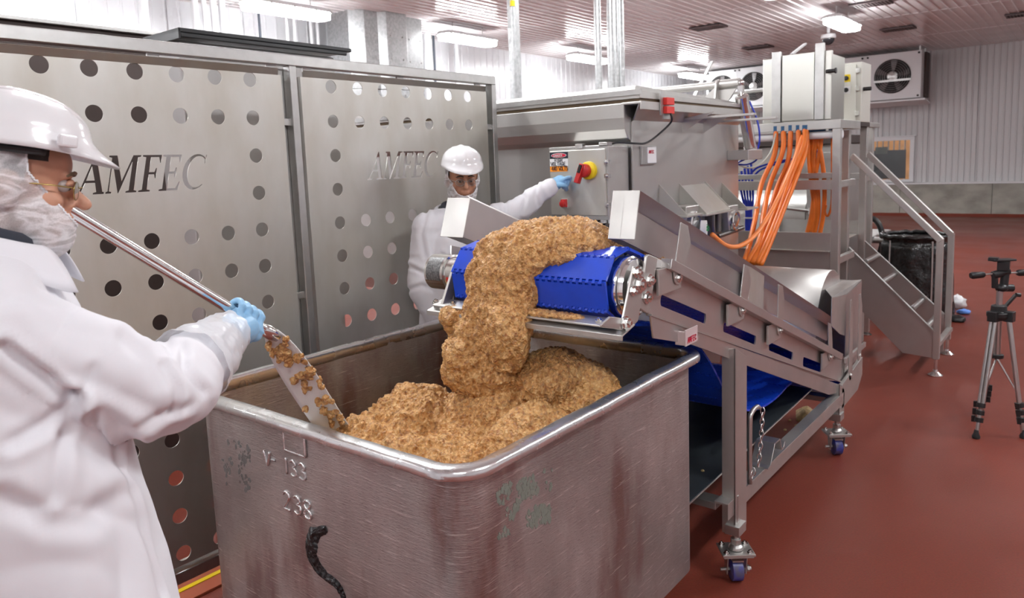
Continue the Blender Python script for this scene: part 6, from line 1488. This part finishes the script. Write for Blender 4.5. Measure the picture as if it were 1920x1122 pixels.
for i in range(70):
    u = rnd.uniform(.06, .98); v = min(.98, max(.02, rnd.gauss(.62, .28))); p = blade(u, v)-nrm_*.003
    if abs(v-.38) < .16 and u > .25 and rnd.random() < .8: continue
    mb.sphere(p, (rnd.uniform(.004, .011), rnd.uniform(.004, .010), rnd.uniform(.006, .018)), 10, 8)
me = remesh(mb, .0028, 2); rough(me, (.003, .002, .0015), (40, 90, 200)); me.transform(Matrix.Translation(-wloc(pd))); o = raw('meat_smear', me, meat_m, pd, label='ground meat clinging to the blade')
# gripping hand of worker one
def grip_hand(root, C, h, toward, up, wrist, r=.0125, arc0=-20, arc1=235, sc=1.0, m_=glove_m, thumb=1):
    """fingers wrap the bar through C along h; palm on the side 'toward'"""
    h = h.normalized(); e1 = (toward-h*toward.dot(h)).normalized(); e2 = (up-h*up.dot(h)-e1*up.dot(e1)).normalized(); mb = MB()
    for i, (s, fr, ex) in enumerate(((.034, .0092, 1.0), (.012, .0096, 1.06), (-.010, .0092, 1.0), (-.031, .0080, .86))):
        base = C+h*s*sc+e1*.034*sc+e2*.010*sc; R = r+.0095*sc; pts = [base]
        for k in range(7):
            a = math.radians(arc0+60+(arc1*ex-arc0-60)*k/6); pts.append(C+h*(s*.95*sc)+e1*(R*math.cos(a))*1.05+e2*(R*math.sin(a)+.004))
        Rr = [fr*1.15]+[fr]*5+[fr*.85]; limb(mb, pts, Rr, 12, 4)
        mb.sphere(pts[2]+(e2*.002), fr*1.1, 10, 8)
    pc = C+e1*.030*sc-e2*.002; mb.box(pc, (.088*sc, .034*sc, .044*sc), Matrix((h, e1, e2)).transposed()); 
    for s in (-.034, 0, .034): mb.sphere(pc+h*s*sc+e1*.008, .019*sc, 12, 8)
    wr = wrist; mb.sphere(pc.lerp(wr, .35), .031*sc, 16, 10); limb(mb, [pc+e1*.01, pc.lerp(wr, .5), wr], [.034*sc, .030*sc, .030*sc], 18, 5)
    tb = [pc+h*.030*sc*thumb+e1*.006-e2*.016, C+h*.045*sc*thumb+e1*.020-e2*.016, C+h*.052*sc*thumb-e1*.000-e2*(r+.010), C+h*.050*sc*thumb-e1*.020-e2*(r+.004)]
    limb(mb, tb, [.013*sc, .0115*sc, .0105*sc, .009*sc], 12, 5)
    me = remesh(mb, .0026, 3, .5); me.transform(Matrix.Translation(-wloc(root))); return raw('gloved_hand', me, m_, root, label='hand in a light blue nitrile glove')
t_ = (HD1-PT).dot(hd_); CH = PT+hd_*t_
grip_hand(op1, CH, hd_, (WR1-CH), Vector((0, -.35, 1)), WR1+(WR1-EL1).normalized()*.0)
CH2 = PT-hd_*.165
grip_hand(op1, CH2, hd_, (LE1-CH2), Vector((0, .3, 1)), CH2+(LE1-CH2).normalized()*.10)
# translucent sleeve guard over the cuff
mb = MB(); A0 = EL1.lerp(WR1, .42); A1 = WR1.lerp(CH, .42); ax_ = (A1-A0).normalized(); _, u_, v_ = frame(ax_)
def slv(u, v):
    a = 2*PI*u; r = (.078*(1-v)+.047*v)+.006*noise.noise(Vector((math.cos(a)*2, math.sin(a)*2, v*7)))+.004*noise.noise(Vector((math.cos(a)*5, math.sin(a)*5, v*16))); return A0.lerp(A1, v)+u_*(r*math.cos(a))+v_*(r*math.sin(a))
mb.grid(slv, 60, 40); mb.build('sleeve_cover', mat('plastic_sleeve', (.84, .85, .88), .28, 0, alpha=.62), op1, smooth=True, fix=True)
# --- worker two, behind the belt
HC2 = on(867, 337, Y=2.42); az2 = math.radians(233)
M2 = head_matrix(HC2, az2, math.radians(10), math.radians(0)) @ Matrix.Scale(.90, 4)
N2 = HC2+Vector((.005, .05, -.150)); ab2 = math.radians(252)
SR2 = N2+Vector((-.175, .045, -.065)); SL2 = N2+Vector((.175, -.04, -.055))
HD2 = on(1050, 346, X=3.205); WR2 = on(1030, 351, X=3.13); EL2 = SL2.lerp(WR2, .52)+Vector((.01, .02, -.040))
RE2 = SR2+Vector((-.035, .02, -.29)); RW2 = RE2+Vector((.05, -.10, -.24))
T2 = [(N2.z-.02, (N2.x, N2.y), .075, .085), (N2.z-.06, (N2.x, N2.y), .10, .15), (N2.z-.13, (N2.x, N2.y), .135, .19), (1.25, (N2.x, N2.y), .15, .195), (1.0, (N2.x-.01, N2.y), .15, .20), (.75, (N2.x-.01, N2.y), .165, .22), (.48, (N2.x-.01, N2.y), .18, .235)]
LG2 = [[(N2.x-.1, N2.y, .92), (N2.x-.1, N2.y, .5), (N2.x-.1, N2.y, .12)], [(N2.x+.1, N2.y, .92), (N2.x+.1, N2.y, .5), (N2.x+.1, N2.y, .12)]]
op2 = build_person('person', 'person in white coat behind the blue belt, pressing a control box button', (N2.x, N2.y, 0), M2, skin2, ab2, N2, SR2, SL2,
    [[SR2, RE2, RW2], [SL2, EL2, WR2]], T2, LG2, hair_m, {'hair': hair_m, 'frame': mat('clear_frame', (.5, .5, .48), .2)}, (.020, .020, .095, -.060), 'plain glossy white hard hat')
coat(op2, T2, ab2, N2, [[SR2, SR2.lerp(RE2, .5), RE2, RE2.lerp(RW2, .5), RW2], [SL2, SL2.lerp(EL2, .5), EL2, EL2.lerp(WR2, .55), WR2]], .047, .063, .0080, coat_m, 9.0, amp=1.5,
    creases=[([(800, 400), (790, 440), (797, 480)], 4, .010), ([(770, 500), (800, 515), (825, 512)], 4, .010), ([(765, 545), (790, 535), (812, 545)], 4, .009), ([(830, 480), (835, 530), (825, 590)], 5, .012), ([(940, 362), (950, 385), (948, 410)], 4, .008), ([(975, 352), (985, 372), (980, 398)], 4, .008), ([(905, 375), (925, 395), (930, 420)], 4, .008), ([(1008, 345), (1004, 365), (1010, 385)], 3, .006), ([(850, 480), (870, 520), (868, 580)], 5, .010)])
collar(op2, N2+Vector((0, 0, -.012)), ab2, .028, .085, .085, .05)
for L in LG2:
    mb = MB(); limb(mb, L, [.10, .082, .072], 18, 6); mb.build('trouser_leg', trouser_m, op2, smooth=True)
    a = L[-1]; mb = MB(); limb(mb, [(a[0], a[1], .16), (a[0], a[1], .07)], [.065, .06], 16, 4); limb(mb, [(a[0], a[1]+.03, .045), (a[0]-.03, a[1]-.16, .04)], [.045, .042], 16, 4); me = remesh(mb, .008, 3); me.transform(Matrix.Translation(-wloc(op2))); raw('boot', me, boot_m, op2)
def point_hand(root, wrist, knuck, tip, dn, m_):
    """hand with bent fingers and thumb pinching at tip"""
    ax = (knuck-wrist).normalized(); dn = (dn-ax*dn.dot(ax)).normalized(); sd = ax.cross(dn).normalized(); mb = MB()
    limb(mb, [wrist-ax*.03, wrist, wrist.lerp(knuck, .5), knuck], [.030, .028, .034, .032], 18, 4)
    for s in (-.024, -.008, .008, .024): mb.sphere(knuck+sd*s, .0135, 12, 8)
    for i, s in enumerate((-.027, -.009, .009, .026)):
        k0 = knuck+sd*s
        if i == 0: pts = [k0, k0+ax*.030+dn*.004, k0+ax*.050+dn*.016, tip+sd*-.004]
        else: L = .036-.003*i; pts = [k0, k0+ax*L+dn*.008, k0+ax*(L*.85)+dn*(.034), k0+ax*.004+dn*.036]
        limb(mb, pts, [.0105, .0098, .009, .0082], 12, 4)
    t0 = wrist.lerp(knuck, .45)+sd*-.026+dn*.010; limb(mb, [t0, t0+ax*.030+dn*.024-sd*.008, tip+dn*.014-ax*.010, tip+dn*.006], [.014, .012, .0105, .009], 12, 4)
    me = remesh(mb, .0032, 3, .5); me.transform(Matrix.Translation(-wloc(root))); return raw('gloved_hand', me, m_, root, label='hand in a light blue nitrile glove')
tip = on(1062, 350, X=3.228); kn = on(1050, 340, X=3.185); point_hand(op2, WR2+Vector((.01, 0, 0)), kn, tip, Vector((0, -.3, -1)), glove_m)
mb = MB(); a = RW2; b = RW2+Vector((.02, -.05, -.08)); point_hand(op2, a, b, b+Vector((.02, -.04, -.06)), Vector((.3, -1, 0)), glove_m)
